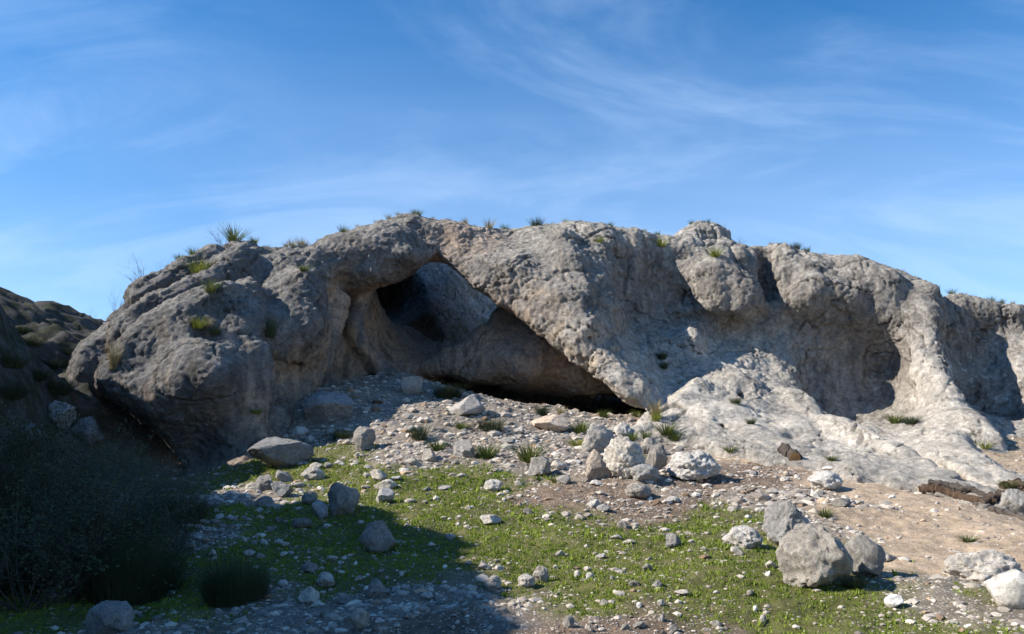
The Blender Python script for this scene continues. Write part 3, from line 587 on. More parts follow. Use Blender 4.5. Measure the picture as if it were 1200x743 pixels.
def build_ground():
    xs = np.sinh(np.linspace(-3.3, 3.3, 620)) * 2.35; xs = np.concatenate([[-900, -400, -200, -110, -70, -48], xs, [48, 70, 110, 200, 400, 900]])
    ys = np.concatenate([np.arange(-14, 5, .5), np.arange(5, 12, .055), np.arange(12, 20, .075), np.arange(20, 30, .12), np.arange(30, 44, .5)])
    ys = np.concatenate([[-900, -400, -200, -100, -60, -35, -22], ys, [48, 56, 70, 100, 180, 400, 900]])
    X, Y = np.meshgrid(xs, ys); x, y = X.ravel(), Y.ravel(); Z = height(x, y)
    q = np.stack([x, y, 0 * x], 1); W = zones(x, y); near = (np.abs(x) < 30) & (y < 45)
    hill = sstep(-1, 2, _H(np.clip(x, -30, 2), np.clip(y, -14, 38)) - _G(np.clip(x, -26, 26), np.clip(y, -12, 42)))
    Z = Z + near * (.035 * fbm(q, 5, 3, .6) + (.04 * W[1] + .02 * W[2]) * ridged(q, 4.5, 3, .6, 4) + hill * .12 * ridged(np.stack([x, y, Z], 1), 1.6, 4, .6, 8)); q = np.stack([x, y, Z], 1)
    n = fbm(q, .7, 4, .6, 5); n2 = fbm(q, 3, 4, .6, 15)
    cg, cs, cd, cbn = [np.array(c, f32) for c in ((.125, .122, .045), (.235, .20, .165), (.46, .35, .245), (.19, .138, .10))]
    C = W[0][:, None] * cg + W[1][:, None] * cs + W[2][:, None] * cd + W[3][:, None] * cbn
    C = C * (1 + .35 * n + .35 * n2)[:, None]
    hc = np.where((n2 + .5 * n > .0)[:, None], np.array([.08, .076, .072], f32), np.array([.045, .05, .033], f32)) * (1 + .4 * n2)[:, None]
    sad = sstep(-14.2, -13.2, x) * sstep(25.2, 26.5, y)
    hc = hc * (1 - sad[:, None]) + sad[:, None] * np.array([.24, .21, .13], f32) * (1 + .6 * n2)[:, None]
    C = C * (1 - hill[:, None]) + hc * hill[:, None]
    i = np.arange(len(ys) - 1)[:, None] * len(xs) + np.arange(len(xs) - 1)[None]; F = np.stack([i, i + 1, i + 1 + len(xs), i + len(xs)], -1).reshape(-1, 4)
    z3 = np.stack([W[0] * (1 - hill), (W[1] + .3 * W[2] + .5 * W[3] + .22 * W[0]) * (1 - hill), W[2]], 1)
    me = mesh_np('ground', np.stack([x, y, Z], 1), F, True, {'Col': np.clip(C, .02, .7), 'Zone': z3}); print('ground faces', len(F))
    link('ground', me, M_GROUND, kind='structure', label='grassy and stony slope rising to the cliff')
build_ground(); print('ground', _t.time() - _t0)

# ------------------------------------------------------------------ placing things on the surfaces
bpy.context.view_layer.update(); _dg = bpy.context.evaluated_depsgraph_get(); _CE = CLIFF.evaluated_get(_dg)
def surf(px, py, search=0):
    """nearest point of ground or cliff along a bearing; search: look lower until the cliff is met"""
    for k in range(0, search + 1):
        r = Vector(ray(px, py + k)).normalized(); ok, p, n, _ = _CE.ray_cast(Vector((0, 0, 0)), r)
        if ok: 
            if search: return np.array(p), np.array(n)
            break
    g = ground_hit([px], [py])[0]
    if ok and p.y < g[1]: return np.array(p), np.array(n)
    return g, np.array((0, 0, 1.0))
import bmesh
def ico(sub):
    bm = bmesh.new(); bmesh.ops.create_icosphere(bm, subdivisions=sub, radius=1.0)
    V = np.array([v.co[:] for v in bm.verts]); F = np.array([[v.index for v in f.verts] for f in bm.faces]); bm.free(); return V, F
ICO = {k: ico(k) for k in (1, 2, 3, 4, 5)}
def rock_shape(seed, sub, cuts=11, rough=.12, dr=(.52, .86), hollow=0.0, pit=4.5):
    r = np.random.RandomState(seed); V, F = ICO[sub]; V = V.copy()
    for _ in range(cuts):
        n = r.normal(size=3); n /= np.linalg.norm(n); d = r.uniform(*dr); t = V @ n - d; V -= np.maximum(t, 0)[:, None] * n
    off = r.uniform(0, 90); Nn = V / np.linalg.norm(V, axis=1)[:, None]
    a = rough * (fbm(V, 1.6, 3, .55, off)[:, None] * 1.3 + .55 * (ridged(V, 3.2, 3, .6, off)[:, None] - .5))
    if sub >= 3:
        w, _, wr = worley(V, pit, off); a = a - hollow * (np.clip(1 - w / .45, 0, 1) * (wr > .45))[:, None]
        a = a + rough * .5 * fbm(V, 8, 3, .7, off)[:, None]
    V = V + Nn * a; lo, hi = V.min(0), V.max(0); V = (V - (lo + hi) / 2) / (hi - lo); V[:, 2] = (V[:, 2] + .5)
    V[:, 0:2] *= (1 + .12 * (1 - V[:, 2:3])); return V, F
_small = [rock_shape(200 + i, 3, 10 + i % 5, .17, (.45, .85), hollow=.06) for i in range(16)]
_smallme = {}
def rock(px, base, w, h, mat, label, group=None, seed=None, style='b', roll=None, depth=.8, big=None):
    P, n = surf(px, base); D = P[1]; W = w / FPX * D * (.94 if w >= 19 else 1.04); Hh = h / FPX * D * (1.0 if w >= 19 else 1.12) + .03
    seed = int(px * 7 + base * 13) % 9973 if seed is None else seed; r = np.random.RandomState(seed)
    big = (w >= 19) if big is None else big
    if big:
        sub = 5 if w > 50 else 4
        kw = dict(b=dict(cuts=11, rough=.15, dr=(.50, .86), hollow=.06, pit=6), s=dict(cuts=15, rough=.06, hollow=.02), w=dict(cuts=5, rough=.04), k=dict(cuts=6, rough=.22, dr=(.66, .95), hollow=.12, pit=6.5))[style]
        V, F = rock_shape(seed, sub, **kw); me = mesh_np('rock', V, F, True); me.materials.append(mat)
    else:
        k = (seed % 16, mat.name)
        if k not in _smallme: _smallme[k] = mesh_np('stone', *_small[k[0]], True); _smallme[k].materials.append(mat)
        me = _smallme[k]
    o = link('boulder' if w > 36 else ('rock' if w > 16 else 'stone'), me)
    dy = W * depth * .40; x, y = P[0], P[1] + dy; z = height(x, y) if n[2] == 1 else P[2]
    z = min(float(z), float(P[2]) + .25 * Hh)
    if not big: Hh *= r.uniform(.55, .85)
    o.location = (x, y, z - (.16 if big else .30) * Hh); o.scale = (W, W * depth, Hh * 1.1); o.rotation_euler = (0, 0 if roll is None else math.radians(roll), r.uniform(-.35, .35) + (math.pi if r.rand() < .5 and not big else 0))
    o['label'] = label; o['category'] = 'boulder' if w > 36 else ('rock' if w > 16 else 'stone')
    if group: o['group'] = group
    return o
G_, PL, SL, TN, WH = M_GREY, M_PALE, M_SLAB, M_TAN, M_WHITE
BIG = [
 (380,503,60,37,SL,'big dark grey slab leaning below the left cave wall, above the shaded scree','s'),
 (323,553,76,34,SL,'long low dark grey slab at the foot of the left cliff buttress','s'),
 (425,528,27,27,G_,'upright grey rock alone in the shaded scree right of the leaning dark slab','b'),
 (482,463,26,19,G_,'blocky grey rock high in the scree just under the cave mouth','s'),
 (545,490,44,24,G_,'wide cracked pale grey rock at the top of the scree under the cave','s'),
 (645,507,48,19,TN,'flat tan slab on the scree below the dark slot of the cave','s'),
 (543,536,28,18,G_,'rounded grey rock half sunk between two green tufts on the scree','b'),
 (308,577,27,18,G_,'knobbly grey rock just below the right end of the long dark slab','k'),
 (331,565,18,17,G_,'small leaning grey rock touching the long dark slab','b'),
 (328,585,26,18,SL,'smooth dark grey rock below the knobbly one by the long slab','b'),
 (364,564,29,15,PL,'broken pale rock at the upper left edge of the sunlit grass','k'),
 (308,595,21,12,G_,'low grey rock in shaded grass under the knobbly rock','k'),
 (399,607,40,35,G_,'craggy grey boulder standing in shaded grass on the left slope','k'),
 (373,609,20,19,SL,'round dark rock leaning against the craggy grey boulder','b'),
 (439,649,42,32,G_,'triangular grey boulder alone in the shaded grass','b'),
 (442,565,22,12,PL,'flat topped pale rock in the sunlit grass above the cream rock','s'),
 (450,591,22,15,PL,'cream rock catching the sun beside the shadow edge','s'),
 (451,574,27,9,PL,'thin flat pale slab lying in sunlit grass','s'),
 (486,547,15,15,PL,'middle one of three pale stones on the upper grass edge','b'),
 (503,543,18,18,G_,'tallest of three stones in a row on the upper grass edge','b'),
 (472,541,12,10,TN,'smallest and pinkest of three stones on the upper grass edge','b'),
 (702,532,42,37,PL,'rounded pale pitted boulder at the upper left of the central cluster','k'),
 (731,513,22,18,PL,'small pale boulder at the top of the central cluster','k'),
 (733,564,52,50,PL,'largest pitted boulder in the middle of the central cluster','k'),
 (703,564,30,35,TN,'orange undercut boulder leaning at the left of the central cluster','b'),
 (760,533,20,19,PL,'little pale boulder at the upper right of the central cluster','k'),
 (771,553,27,33,G_,'craggy grey boulder on the right side of the central cluster','k'),
 (757,568,36,20,G_,'low grey boulder at the foot of the central cluster','k'),
 (817,568,66,34,PL,'broad pale boulder with a dark undercut right of the central cluster','k'),
 (632,559,28,20,G_,'grey rock on the scree left of the central cluster','b'),
 (655,553,20,11,PL,'flat pale rock between the grey rock and the central cluster','s'),
 (661,568,17,13,PL,'pale pyramid shaped stone below left of the central cluster','b'),
 (750,586,31,15,G_,'crumbling low rock on brown soil below the central cluster','k'),
 (578,577,24,12,PL,'pale double humped rock in the upper sunlit grass','k'),
 (575,615,26,8,PL,'long thin pale slab flat in the middle of the grass','s'),
 (696,595,18,12,PL,'cream stone below the central cluster, left of its neighbour','b'),
 (708,599,15,11,G_,'grey stone below the central cluster touching a cream one','b'),
 (634,683,19,16,PL,'pale rock pair in the lower grass, the taller one','k'),
 (617,689,20,12,PL,'pale rock pair in the lower grass, the flatter one','k'),
 (577,694,21,14,PL,'pale rock at the right end of the lower rubble patch','k'),
 (360,709,24,16,PL,'pale rock at the left side of the lower rubble patch','b'),
 (379,692,23,14,PL,'pale angular rock at the top of the lower rubble patch','b'),
 (443,704,26,20,G_,'biggest rock in the lower rubble patch, sloping top','b'),
 (419,741,24,20,PL,'pale rock at the bottom edge below the rubble patch','b'),
 (118,752,52,36,G_,'rounded grey boulder at the bottom edge below the dark thicket','b'),
 (206,616,15,17,G_,'grey standing stone in front of the dark thicket','b'),
 (245,599,21,12,SL,'dark flat rock in the shadow left of the grass','b'),
 (361,592,19,15,G_,'weathered rock left of the craggy grey boulder','k'),
 (352,619,26,9,G_,'low line of broken rock in the shaded grass','k'),
 (361,673,17,12,G_,'grey rock just above the lower rubble patch','b'),
 (790,642,19,14,G_,'speckled grey stone alone in the right part of the grass','b'),
 (874,644,46,23,PL,'low flat boulder at the left of the right hand boulder group','k'),
 (921,643,56,49,G_,'leaning boulder with a dark shaded side in the right hand group','b'),
 (966,693,84,72,G_,'largest grey boulder on the slope, in the right hand group','b'),
 (1021,679,48,46,G_,'boulder right of the largest grey one, split from it by a dark gap','b'),
 (928,673,14,14,TN,'little tan rock touching the left foot of the largest grey boulder','b'),
 (972,575,40,20,PL,'broad low pale rock on the bare slope above the boulder group','k'),
 (990,595,27,10,G_,'thin dark edged slab on the bare slope above the boulder group','s'),
 (967,591,13,9,TN,'tan stone beside the thin dark edged slab','b'),
 (956,583,11,10,WH,'bright white stone above the thin dark edged slab','b'),
 (973,551,14,7,WH,'bright white flat stone at the foot of the pale cliff base','b'),
 (1051,712,21,11,WH,'smooth pale stone in the grass below the largest boulder','w'),
 (1199,716,54,38,WH,'smooth white boulder cut off by the right edge','w'),
 (1165,684,86,42,PL,'wide outcrop of pale cracked bedrock at the right of the bare slope','k'),
 (1196,600,34,26,G_,'speckled rock at the right end of the dead logs','k'),
 (60,500,40,30,SL,'dark boulder above the thicket on the left slope','b'),
 (90,520,46,30,SL,'dark broad boulder between thicket and cliff on the left','b'),
 (28,512,30,20,SL,'small dark boulder at the far left above the thicket','b'),
]
for b in BIG:
    o = rock(b[0], b[1], b[2], b[3], b[4], b[5], style=b[6])
    if b[5].startswith('wide outcrop'): o.location.z -= .10
    if 'leaning boulder with' in b[5]: o.rotation_euler[1] = math.radians(18)
# the pale stone slab wedged upright between two boulders
_o = rock(952, 626, 15, 26, PL, 'long pale stone wedged upright between the two biggest right hand boulders', style='s', big=True, depth=.9); _o.rotation_euler[1] = math.radians(-28); _o.name = 'rock'

SM = [(406,521,12,10),(349,512,18,15),(348,572,16,9),(473,556,14,9),(462,565,13,7),(478,508,13,11),(398,546,12,10),(384,549,11,10),(369,551,15,10),(700,569,15,8),(521,575,15,7),(608,571,10,6),(619,604,12,8),(663,605,10,7),(680,611,12,6),
 (595,521,22,9),(316,623,10,9),(327,613,11,9),(309,640,9,9),(326,638,11,8),(333,640,10,5),(290,653,14,10),(304,657,11,7),(388,658,14,7),(402,655,8,6),(470,677,6,6),(379,727,12,10),(280,733,15,9),(309,725,13,6),(250,615,12,8),(181,729,11,8),
 (200,698,8,8),(59,701,10,6),(224,645,8,10),(248,652,9,8),(239,645,13,5),(527,634,12,9),(568,669,14,9),(585,670,10,5),(656,651,11,8),(704,655,11,8),(723,634,13,6),(738,638,14,6),(730,618,12,9),(759,670,11,10),(770,687,13,11),(744,688,12,7),
 (677,675,7,8),(692,678,10,7),(718,679,6,6),(667,735,12,13),(709,711,10,8),(775,711,8,9),(690,741,10,7),(609,595,7,7),(865,652,13,11),(904,667,11,12),(801,699,19,6),(776,729,8,9),(1045,658,16,15),(1130,714,13,7),(921,565,10,6),(1143,690,16,8),
 (790,590,14,8),(500,575,10,6),(540,560,12,7),(480,590,12,6),(430,560,10,8),(300,600,10,7),(270,610,12,7),(340,650,10,6),(420,680,9,6),(330,690,12,7),(300,705,10,7),(400,712,14,8),(470,700,13,9),(500,706,14,9),(540,700,15,8),(520,690,11,6),(560,715,12,9),
 (590,720,11,9),(480,725,12,7),(340,735,14,9),(255,720,10,7),(885,557,12,7),(905,580,13,7),(1015,548,12,7),(935,600,14,7),(1000,640,10,7),(860,600,12,6),(750,735,14,9),(840,735,12,8),(880,700,8,5),(610,715,9,7)]
random.seed(11)
def zone_label(px, py):
    if px < 215: return 'small grey stone in the deep shade near the dark thicket', 'stones in the deep shade near the thicket'
    if py < 552 and px < 780: return 'small stone in the scree between the cave and the grass', 'stones in the scree below the cave'
    if py > 685 and px < 600: return 'small pale stone in the rubble patch at the bottom of the slope', 'stones of the lower rubble patch'
    if px > 860 and py < 680: return 'small stone on the bare tan slope below the pale cliff foot', 'stones on the bare tan slope'
    if px < 470 : return 'small pale stone in the shaded grass on the left', 'stones in the shaded grass'
    return 'small pale stone in the sunlit grass', 'stones in the sunlit grass'
for k in range(172):
    z_ = random.random()
    if z_ < .34: px, py = random.uniform(330, 760), random.uniform(455, 552)
    elif z_ < .55: px, py = random.uniform(240, 600), random.uniform(686, 742)
    elif z_ < .68: px, py = random.uniform(800, 1190), random.uniform(545, 640)
    elif z_ < .84: px, py = random.uniform(230, 470), random.uniform(560, 690)
    else: px, py = random.uniform(470, 1150), random.uniform(580, 742)
    w = random.choice([5, 5, 6, 6, 7, 7, 8, 10]); SM.append((px, py, w, w * random.uniform(.5, .85)))
LMK = [(b[0], b[1] - b[3] / 2, b[2] / 2, b[3] / 2, n) for b in BIG for key, n in (('big dark grey slab','the big dark leaning slab'),('long low dark','the long dark slab'),('upright grey rock','the upright grey rock'),('wide cracked','the wide cracked pale rock'),
 ('flat tan slab','the flat tan slab'),('rounded grey rock half','the half sunk grey rock'),('craggy grey boulder standing','the craggy left boulder'),('triangular grey','the triangular grey boulder'),('cream rock catching','the sunlit cream rock'),('tallest of three','the row of three stones'),
 ('largest pitted','the central boulder cluster'),('broad pale boulder','the broad undercut boulder'),('crumbling low','the crumbling low rock'),('pale double','the double humped rock'),('long thin pale','the long thin slab in the grass'),('pale rock pair in the lower grass, the taller','the pale rock pair'),
 ('pale rock at the right end','the right end rubble rock'),('pale rock at the left side','the left rubble rock'),('biggest rock in the lower','the biggest rubble rock'),('pale rock at the bottom edge','the pale bottom edge rock'),('rounded grey boulder at the bottom','the bottom left boulder'),
 ('grey standing stone','the grey standing stone'),('dark flat rock','the dark flat rock'),('speckled grey stone','the speckled lone stone'),('low flat boulder','the low flat boulder'),('leaning boulder','the leaning boulder'),('largest grey','the largest grey boulder'),('broad low pale','the broad low pale rock'),
 ('smooth pale stone','the smooth pale stone'),('smooth white boulder','the white edge boulder'),('wide outcrop','the bedrock outcrop')) if b[5].startswith(key)]
_used = {}
def near_label(px, py, w, mat):
    best = sorted((((px - a) ** 2 + ((py - b) * 1.3) ** 2) ** .5, a, b, hw, hh, n) for a, b, hw, hh, n in LMK)
    size = 'tiny' if w < 6.5 else ('small' if w < 10 else 'medium'); tone = {M_PALE: 'pale', M_GREY: 'grey', M_WHITE: 'whitish', M_TAN: 'tan'}[mat]
    for d, a, b, hw, hh, n in best[:7]:
        dx, dy = px - a, (py - b) * 1.3; side = ('right of' if dx > 0 else 'left of') if abs(dx) > abs(dy) else ('below' if dy > 0 else 'above')
        lb = f'{size} {tone} stone ' + ('just ' if d < hw + 22 else 'some way ') + side + ' ' + n
        if lb not in _used: _used[lb] = 1; return lb
    d, a, b, hw, hh, n = best[0]; dx, dy = px - a, py - b
    lb = f'{size} {tone} stone ' + ('upper' if dy < 0 else 'lower') + ' ' + ('right' if dx > 0 else 'left') + ' of ' + n + (', touching it' if d < hw + 8 else ', farther off' if d > hw + 40 else ', close to it')
    return lb
for i, (px, py, w, h) in enumerate(SM):
    lb, gr = zone_label(px, py)
    g = ground_hit([px], [py])[0]; p, n = surf(px, py)
    if abs(p[1] - g[1]) > .5: continue
    mt = random.choice([PL, PL, G_, PL, WH if w < 9 else PL, TN if w < 11 else G_]); rock(px, py, w, h, mt, near_label(px, py, w, mt), 'stones strewn over the slope', big=False, style='b')
print('rocks', _t.time() - _t0)

# ------------------------------------------------------------------ loose pebbles and low grass (uncountable)
def scatter(n, prob, dmin=6.8, dmax=27.5, pxr=(-60, 1260), power=0.0):
    px = rs.uniform(pxr[0], pxr[1], n); D = dmin * (dmax / dmin) ** rs.uniform(0, 1, n); x = (px - CX) / FPX * D; y = D
    W = zones(x, y); keep = rs.uniform(size=n) < prob(W, x, y); return x[keep], y[keep], W[:, keep]
def clump(x, y, s):                                        # gather points into patches
    return fbm(np.stack([x, y, 0 * x], 1), s, 3, .6, 41)
def build_pebbles():
    x, y, W = scatter(112000, lambda W, x, y: np.clip((1.25 * W[1] + .14 * W[2] + .42 * W[3] + .15 * W[0]) * (1 + 2.3 * clump(x, y, .9)), .01, 1))
    hillm = (_H(x, y) - _G(x, y)) < -.3; x, y, W = x[hillm], y[hillm], W[:, hillm]
    n = len(x); z = height(x, y); R = np.clip(rs.lognormal(-4.05, .64, n), .007, .09) * (.8 + .5 * W[1]) * np.clip(y / 14, .6, 1.25)
    B = [rock_shape(900 + i, 1, 4, .18)[0] - [0, 0, .5] for i in range(10)]; Vb, Fb = ICO[1]; kind = rs.randint(0, 10, n); BV = np.stack(B)
    a = rs.uniform(0, 6.28, n); c, s = np.cos(a), np.sin(a); S = rs.uniform(.7, 1.4, (n, 3)) * R[:, None] * 2 * [1, 1, .62]
    V = BV[kind] * S[:, None, :]; X = V[..., 0] * c[:, None] - V[..., 1] * s[:, None]; Yy = V[..., 0] * s[:, None] + V[..., 1] * c[:, None]
    V = np.stack([X + x[:, None], Yy + y[:, None], V[..., 2] + (z + R * .12)[:, None]], -1)
    F = (Fb[None] + (np.arange(n) * len(Vb))[:, None, None])
    t = rs.uniform(size=n)[:, None]; col = np.array([.26, .225, .195]) * (1 - t) + np.array([.60, .54, .46]) * t; col = col * rs.uniform(.7, 1.1, (n, 1)); br = rs.uniform(size=n) < .12; col[br] *= [.75, .6, .48]
    me = mesh_np('pebbles', V.reshape(-1, 3), F.reshape(-1, 3), False, {'Col': np.repeat(np.clip(col, 0, .7), len(Vb), 0)})
    link('pebbles', me, M_PEB, kind='stuff', label='loose pebbles and gravel strewn over the slope'); print('pebbles', n)
def peb_mat():
    m, nt, b = base_mat('pebble_stone'); a = nn(nt, 'ShaderNodeAttribute'); a.attribute_name = 'Col'; co = nn(nt, 'ShaderNodeNewGeometry').outputs['Position']
    n = noise(nt, co, 60, 4, .7); nt.links.new(scalecol(nt, a.outputs['Color'], remap(nt, n, .3, .7, .7, 1.2)), b.inputs['Base Color']); bump(nt, b, n, .7, .01); return m
M_PEB = peb_mat(); build_pebbles()
def build_grass():
    x, y, W = scatter(150000, lambda W, x, y: np.clip((W[0] - .2) * 1.5 * (1 + 2.6 * clump(x, y, 1.5)), 0, 1), dmin=6.8, dmax=20)
    hillm = (_H(x, y) - _G(x, y)) < -.3; x, y = x[hillm], y[hillm]; n = len(x); z = height(x, y); k = 4; h = np.repeat(rs.lognormal(-3.95, .45, n) * np.clip(y / 12, .7, 1.3), k)
    X = np.repeat(x, k) + rs.normal(0, .016, n * k) * np.repeat(y / 10, k); Yy = np.repeat(y, k) + rs.normal(0, .016, n * k) * np.repeat(y / 10, k); Z = np.repeat(z, k)
    a = rs.uniform(0, 6.28, n * k); w = h * rs.uniform(.2, .5, n * k); dx, dy = np.cos(a), np.sin(a); l = rs.uniform(.1, 1.0, n * k) * h; b = rs.uniform(0, 6.28, n * k)
    P0 = np.stack([X - dx * w, Yy - dy * w, Z - .01], 1); P1 = np.stack([X + dx * w, Yy + dy * w, Z - .01], 1); P2 = np.stack([X + np.cos(b) * l, Yy + np.sin(b) * l, Z + h], 1)
    V = np.stack([P0, P1, P2], 1).reshape(-1, 3); F = np.arange(n * k * 3).reshape(-1, 3)
    me = mesh_np('grass', V, F, False); link('grass', me, M_GRASS, kind='stuff', label='short green grass and moss on the slope'); print('grass', n * k)
build_grass(); print('stuff', _t.time() - _t0)

# ------------------------------------------------------------------ tufts, shrubs
def blades_mesh(name, n, h, spread, lean, w, seed, mat, seg=3, droop=.5, dome=0):
    r = np.random.RandomState(seed); a = r.uniform(0, 6.28, n); rad = spread * np.sqrt(r.uniform(0, 1, n)) * .5
    L = h * r.uniform(.55, 1.05, n) * (1 - dome * (rad / (spread * .5)) ** 2); ln = lean * r.uniform(.1, 1.0, n) + rad / max(spread, .01) * .5; b = a + r.normal(0, .5, n)
    V = []; 
    t = np.linspace(0, 1, seg + 1)
    for i in range(n):
        x0, y0 = math.cos(a[i]) * rad[i], math.sin(a[i]) * rad[i]; ct, st = math.cos(b[i]), math.sin(b[i]); out = L[i] * ln[i] * (t + droop * t * t) * .8; up = L[i] * (t - droop * .45 * ln[i] * t * t)
        ww = w * (1 - t) ** .7 * .5 + .0008; px_, py_ = -st, ct
        for k in range(seg + 1):
            cx, cy = x0 + ct * out[k], y0 + st * out[k]; V.append((cx - px_ * ww[k], cy - py_ * ww[k], up[k] - .02)); V.append((cx + px_ * ww[k], cy + py_ * ww[k], up[k] - .02))
    F = []; m = 2 * (seg + 1)
    for i in range(n):
        for k in range(seg): q = i * m + 2 * k; F.append((q, q + 1, q + 3, q + 2))
    me = mesh_np(name, V, F, True); me.materials.append(mat); return me
TG = [blades_mesh('tuft', 130, 1, .45, .75, .035, 31 + i, M_TUFT) for i in range(3)]
TS = [blades_mesh('tuft', 110, 1, .35, .5, .028, 51 + i, M_STRAW) for i in range(2)]
TD = [blades_mesh('tuft', 420, 1, .75, .75, .018, 71 + i, M_DARKG, droop=.3) for i in range(2)]
TY = [blades_mesh('tuft', 130, 1, .6, .9, .035, 81, leaf_material('yellow_green_tuft', (.14, .17, .03), (.32, .34, .07)))]
def twig_mesh(name, seed, stems, k1, k2, h, spread, r0, up=.9, mat=None, leaves=0):
    r = random.Random(seed); V = []; F = []; LF = []
    def tube(P, R):
        b0 = len(V); d = (P[-1] - P[0]).normalized(); u = d.orthogonal().normalized(); v = d.cross(u)
        for p, q in zip(P, R):
            for k in range(3): a = k * 2.094; V.append(tuple(p + (u * math.cos(a) + v * math.sin(a)) * q))
        for i in range(len(P) - 1):
            for k in range(3): a = b0 + i * 3 + k; b = b0 + i * 3 + (k + 1) % 3; F.append((a, b, b + 3, a + 3))
    def grow(p, d, L, R, lev):
        seg = 3 if lev == 2 else 4; P = [p]; Rr = [R]
        for i in range(seg):
            d = (d + Vector((r.gauss(0, .25), r.gauss(0, .25), r.gauss(.05, .18)))).normalized(); P.append(P[-1] + d * L / seg); Rr.append(R * (1 - .8 * (i + 1) / seg))
        tube(P, Rr)
        for _k in range(leaves):
            q = P[r.randint(1, seg)] + Vector((r.gauss(0, .02), r.gauss(0, .02), r.gauss(0, .02))); e = Vector((r.gauss(0, 1), r.gauss(0, 1), r.gauss(0, 1))).normalized() * .016; g = e.orthogonal() * .4; b0 = len(V); V.extend([tuple(q - e), tuple(q + g), tuple(q + e), tuple(q - g)]); F.append((b0, b0 + 1, b0 + 2, b0 + 3)); LF.append(len(F) - 1)
        if lev == 0: return
        for k in range(k1 if lev == 2 else k2):
            i = r.randint(1, seg); q = P[i]; dd = (d + Vector((r.gauss(0, .7), r.gauss(0, .7), r.gauss(.1, .5)))).normalized(); grow(q, dd, L * r.uniform(.35, .6), max(Rr[i] * .6, R * .25), lev - 1)
    for s_ in range(stems):
        a = r.uniform(0, 6.28); d = Vector((math.cos(a) * spread, math.sin(a) * spread, up)).normalized() * 1; L = h * r.uniform(.6, .95)
        p = Vector((math.cos(a) * .12 * h * r.random(), math.sin(a) * .12 * h * r.random(), -.03)); dd = (d + Vector((r.gauss(0, .25), r.gauss(0, .25), 0))).normalized(); grow(p, dd, L, r0, 2)
    me = mesh_np(name, V, F, True); me.materials.append(mat or M_TWIG)
    if LF: me.materials.append(M_DARKG); mi = np.zeros(len(F), np.int32); mi[LF] = 1; me.polygons.foreach_set('material_index', mi)
    return me
def plant(kind_name, me, p, h, label, cat, group=None, sx=1.0, rz=0):
    o = link(kind_name, me); o.location = tuple(float(v) for v in p); o.scale = (h * sx, h * sx, h); o.rotation_euler = (0, 0, rz)
    o['label'] = label; o['category'] = cat
    if group: o['group'] = group
    return o
# (px, base, height px, kind, width factor, label)
SLOPE = [(570,538,20,'g',1.5,'wide green tuft on the scree right of the sunken grey rock'),(620,542,25,'g',1.2,'tall green tuft on the scree left of the central boulder cluster'),(520,467,16,'d',1.2,'dark bushy tuft at the cave mouth, left of its twin'),
 (531,466,17,'d',1.1,'dark bushy tuft at the cave mouth, right of its twin'),(575,506,17,'d',1.5,'low dark tuft below the cracked pale rock'),(491,516,20,'d',.9,'dark upright tuft in the middle of the shaded scree'),(512,529,14,'g',1.5,'low green tuft at the lower edge of the shaded scree'),
 (402,515,12,'d',2,'low dark cushion plant between the leaning slab and the upright rock'),(541,503,10,'g',1.8,'small green tuft in the scree left of the cracked pale rock'),(635,488,14,'d',.9,'grey green tuft at the lip of the dark cave slot'),
 (657,488,13,'s',.9,'straw coloured tuft at the lip of the dark cave slot'),(680,508,18,'g',1.2,'green tuft right of the flat tan slab'),(676,523,12,'y',1.5,'yellow green tuft above left of the pitted boulder'),(707,490,11,'g',1.2,'small green tuft by the cave slot under the sloping rock fin'),
 (746,489,10,'g',1.3,'small green tuft just left of the straw clump at the foot of the fin'),(768,488,22,'s',1.0,'straw clump at the foot of the sloping rock fin'),(769,493,12,'y',1.0,'yellow green tuft under the straw clump at the foot of the fin'),
 (781,510,17,'g',1.3,'upper green tuft along the foot of the pale cliff base'),(790,517,14,'g',1.2,'lower green tuft along the foot of the pale cliff base'),(740,517,12,'g',1.3,'green tuft behind the central boulder cluster'),(757,515,13,'g',.9,'thin green tuft behind the right of the central cluster'),
 (752,541,10,'g',1,'green tuft growing between boulders of the central cluster'),(827,545,10,'s',1.1,'dry tuft on top of the broad pale boulder'),(856,530,9,'g',1.5,'green tuft at the pale cliff foot above the brown soil'),(652,564,9,'y',1.6,'yellow green tuft beside the pale pyramid stone'),
 (967,607,13,'g',1.3,'green tuft on the bare slope above the largest boulder'),(1135,637,9,'g',2,'flat green tuft in the middle of the bare slope'),(975,540,7,'g',2,'low green tuft at the cliff foot near the white flat stone'),(1181,573,12,'g',1.6,'green tuft between the dead logs and the rock'),
 (1000,690,16,'d',1.3,'dark low bush in the gap under the largest boulder'),(690,522,9,'g',1.3,'small green tuft left of the pale pitted boulder top'),(300,485,10,'y',1.4,'yellow green tuft at the left cave wall foot')]
KM = {'g': TG, 's': TS, 'd': TD, 'y': TY}; KC = {'g': 'grass tuft', 's': 'dry grass', 'd': 'bush', 'y': 'grass tuft'}; KN = {'g': 'grass_tuft', 's': 'dry_grass', 'd': 'low_bush', 'y': 'grass_tuft'}
for i, (px, py, h, k, sx, lb) in enumerate(SLOPE):
    p, n = surf(px, py); plant(KN[k], KM[k][i % len(KM[k])], p, h / FPX * p[1] * 1.15, lb, KC[k], None, sx, i)
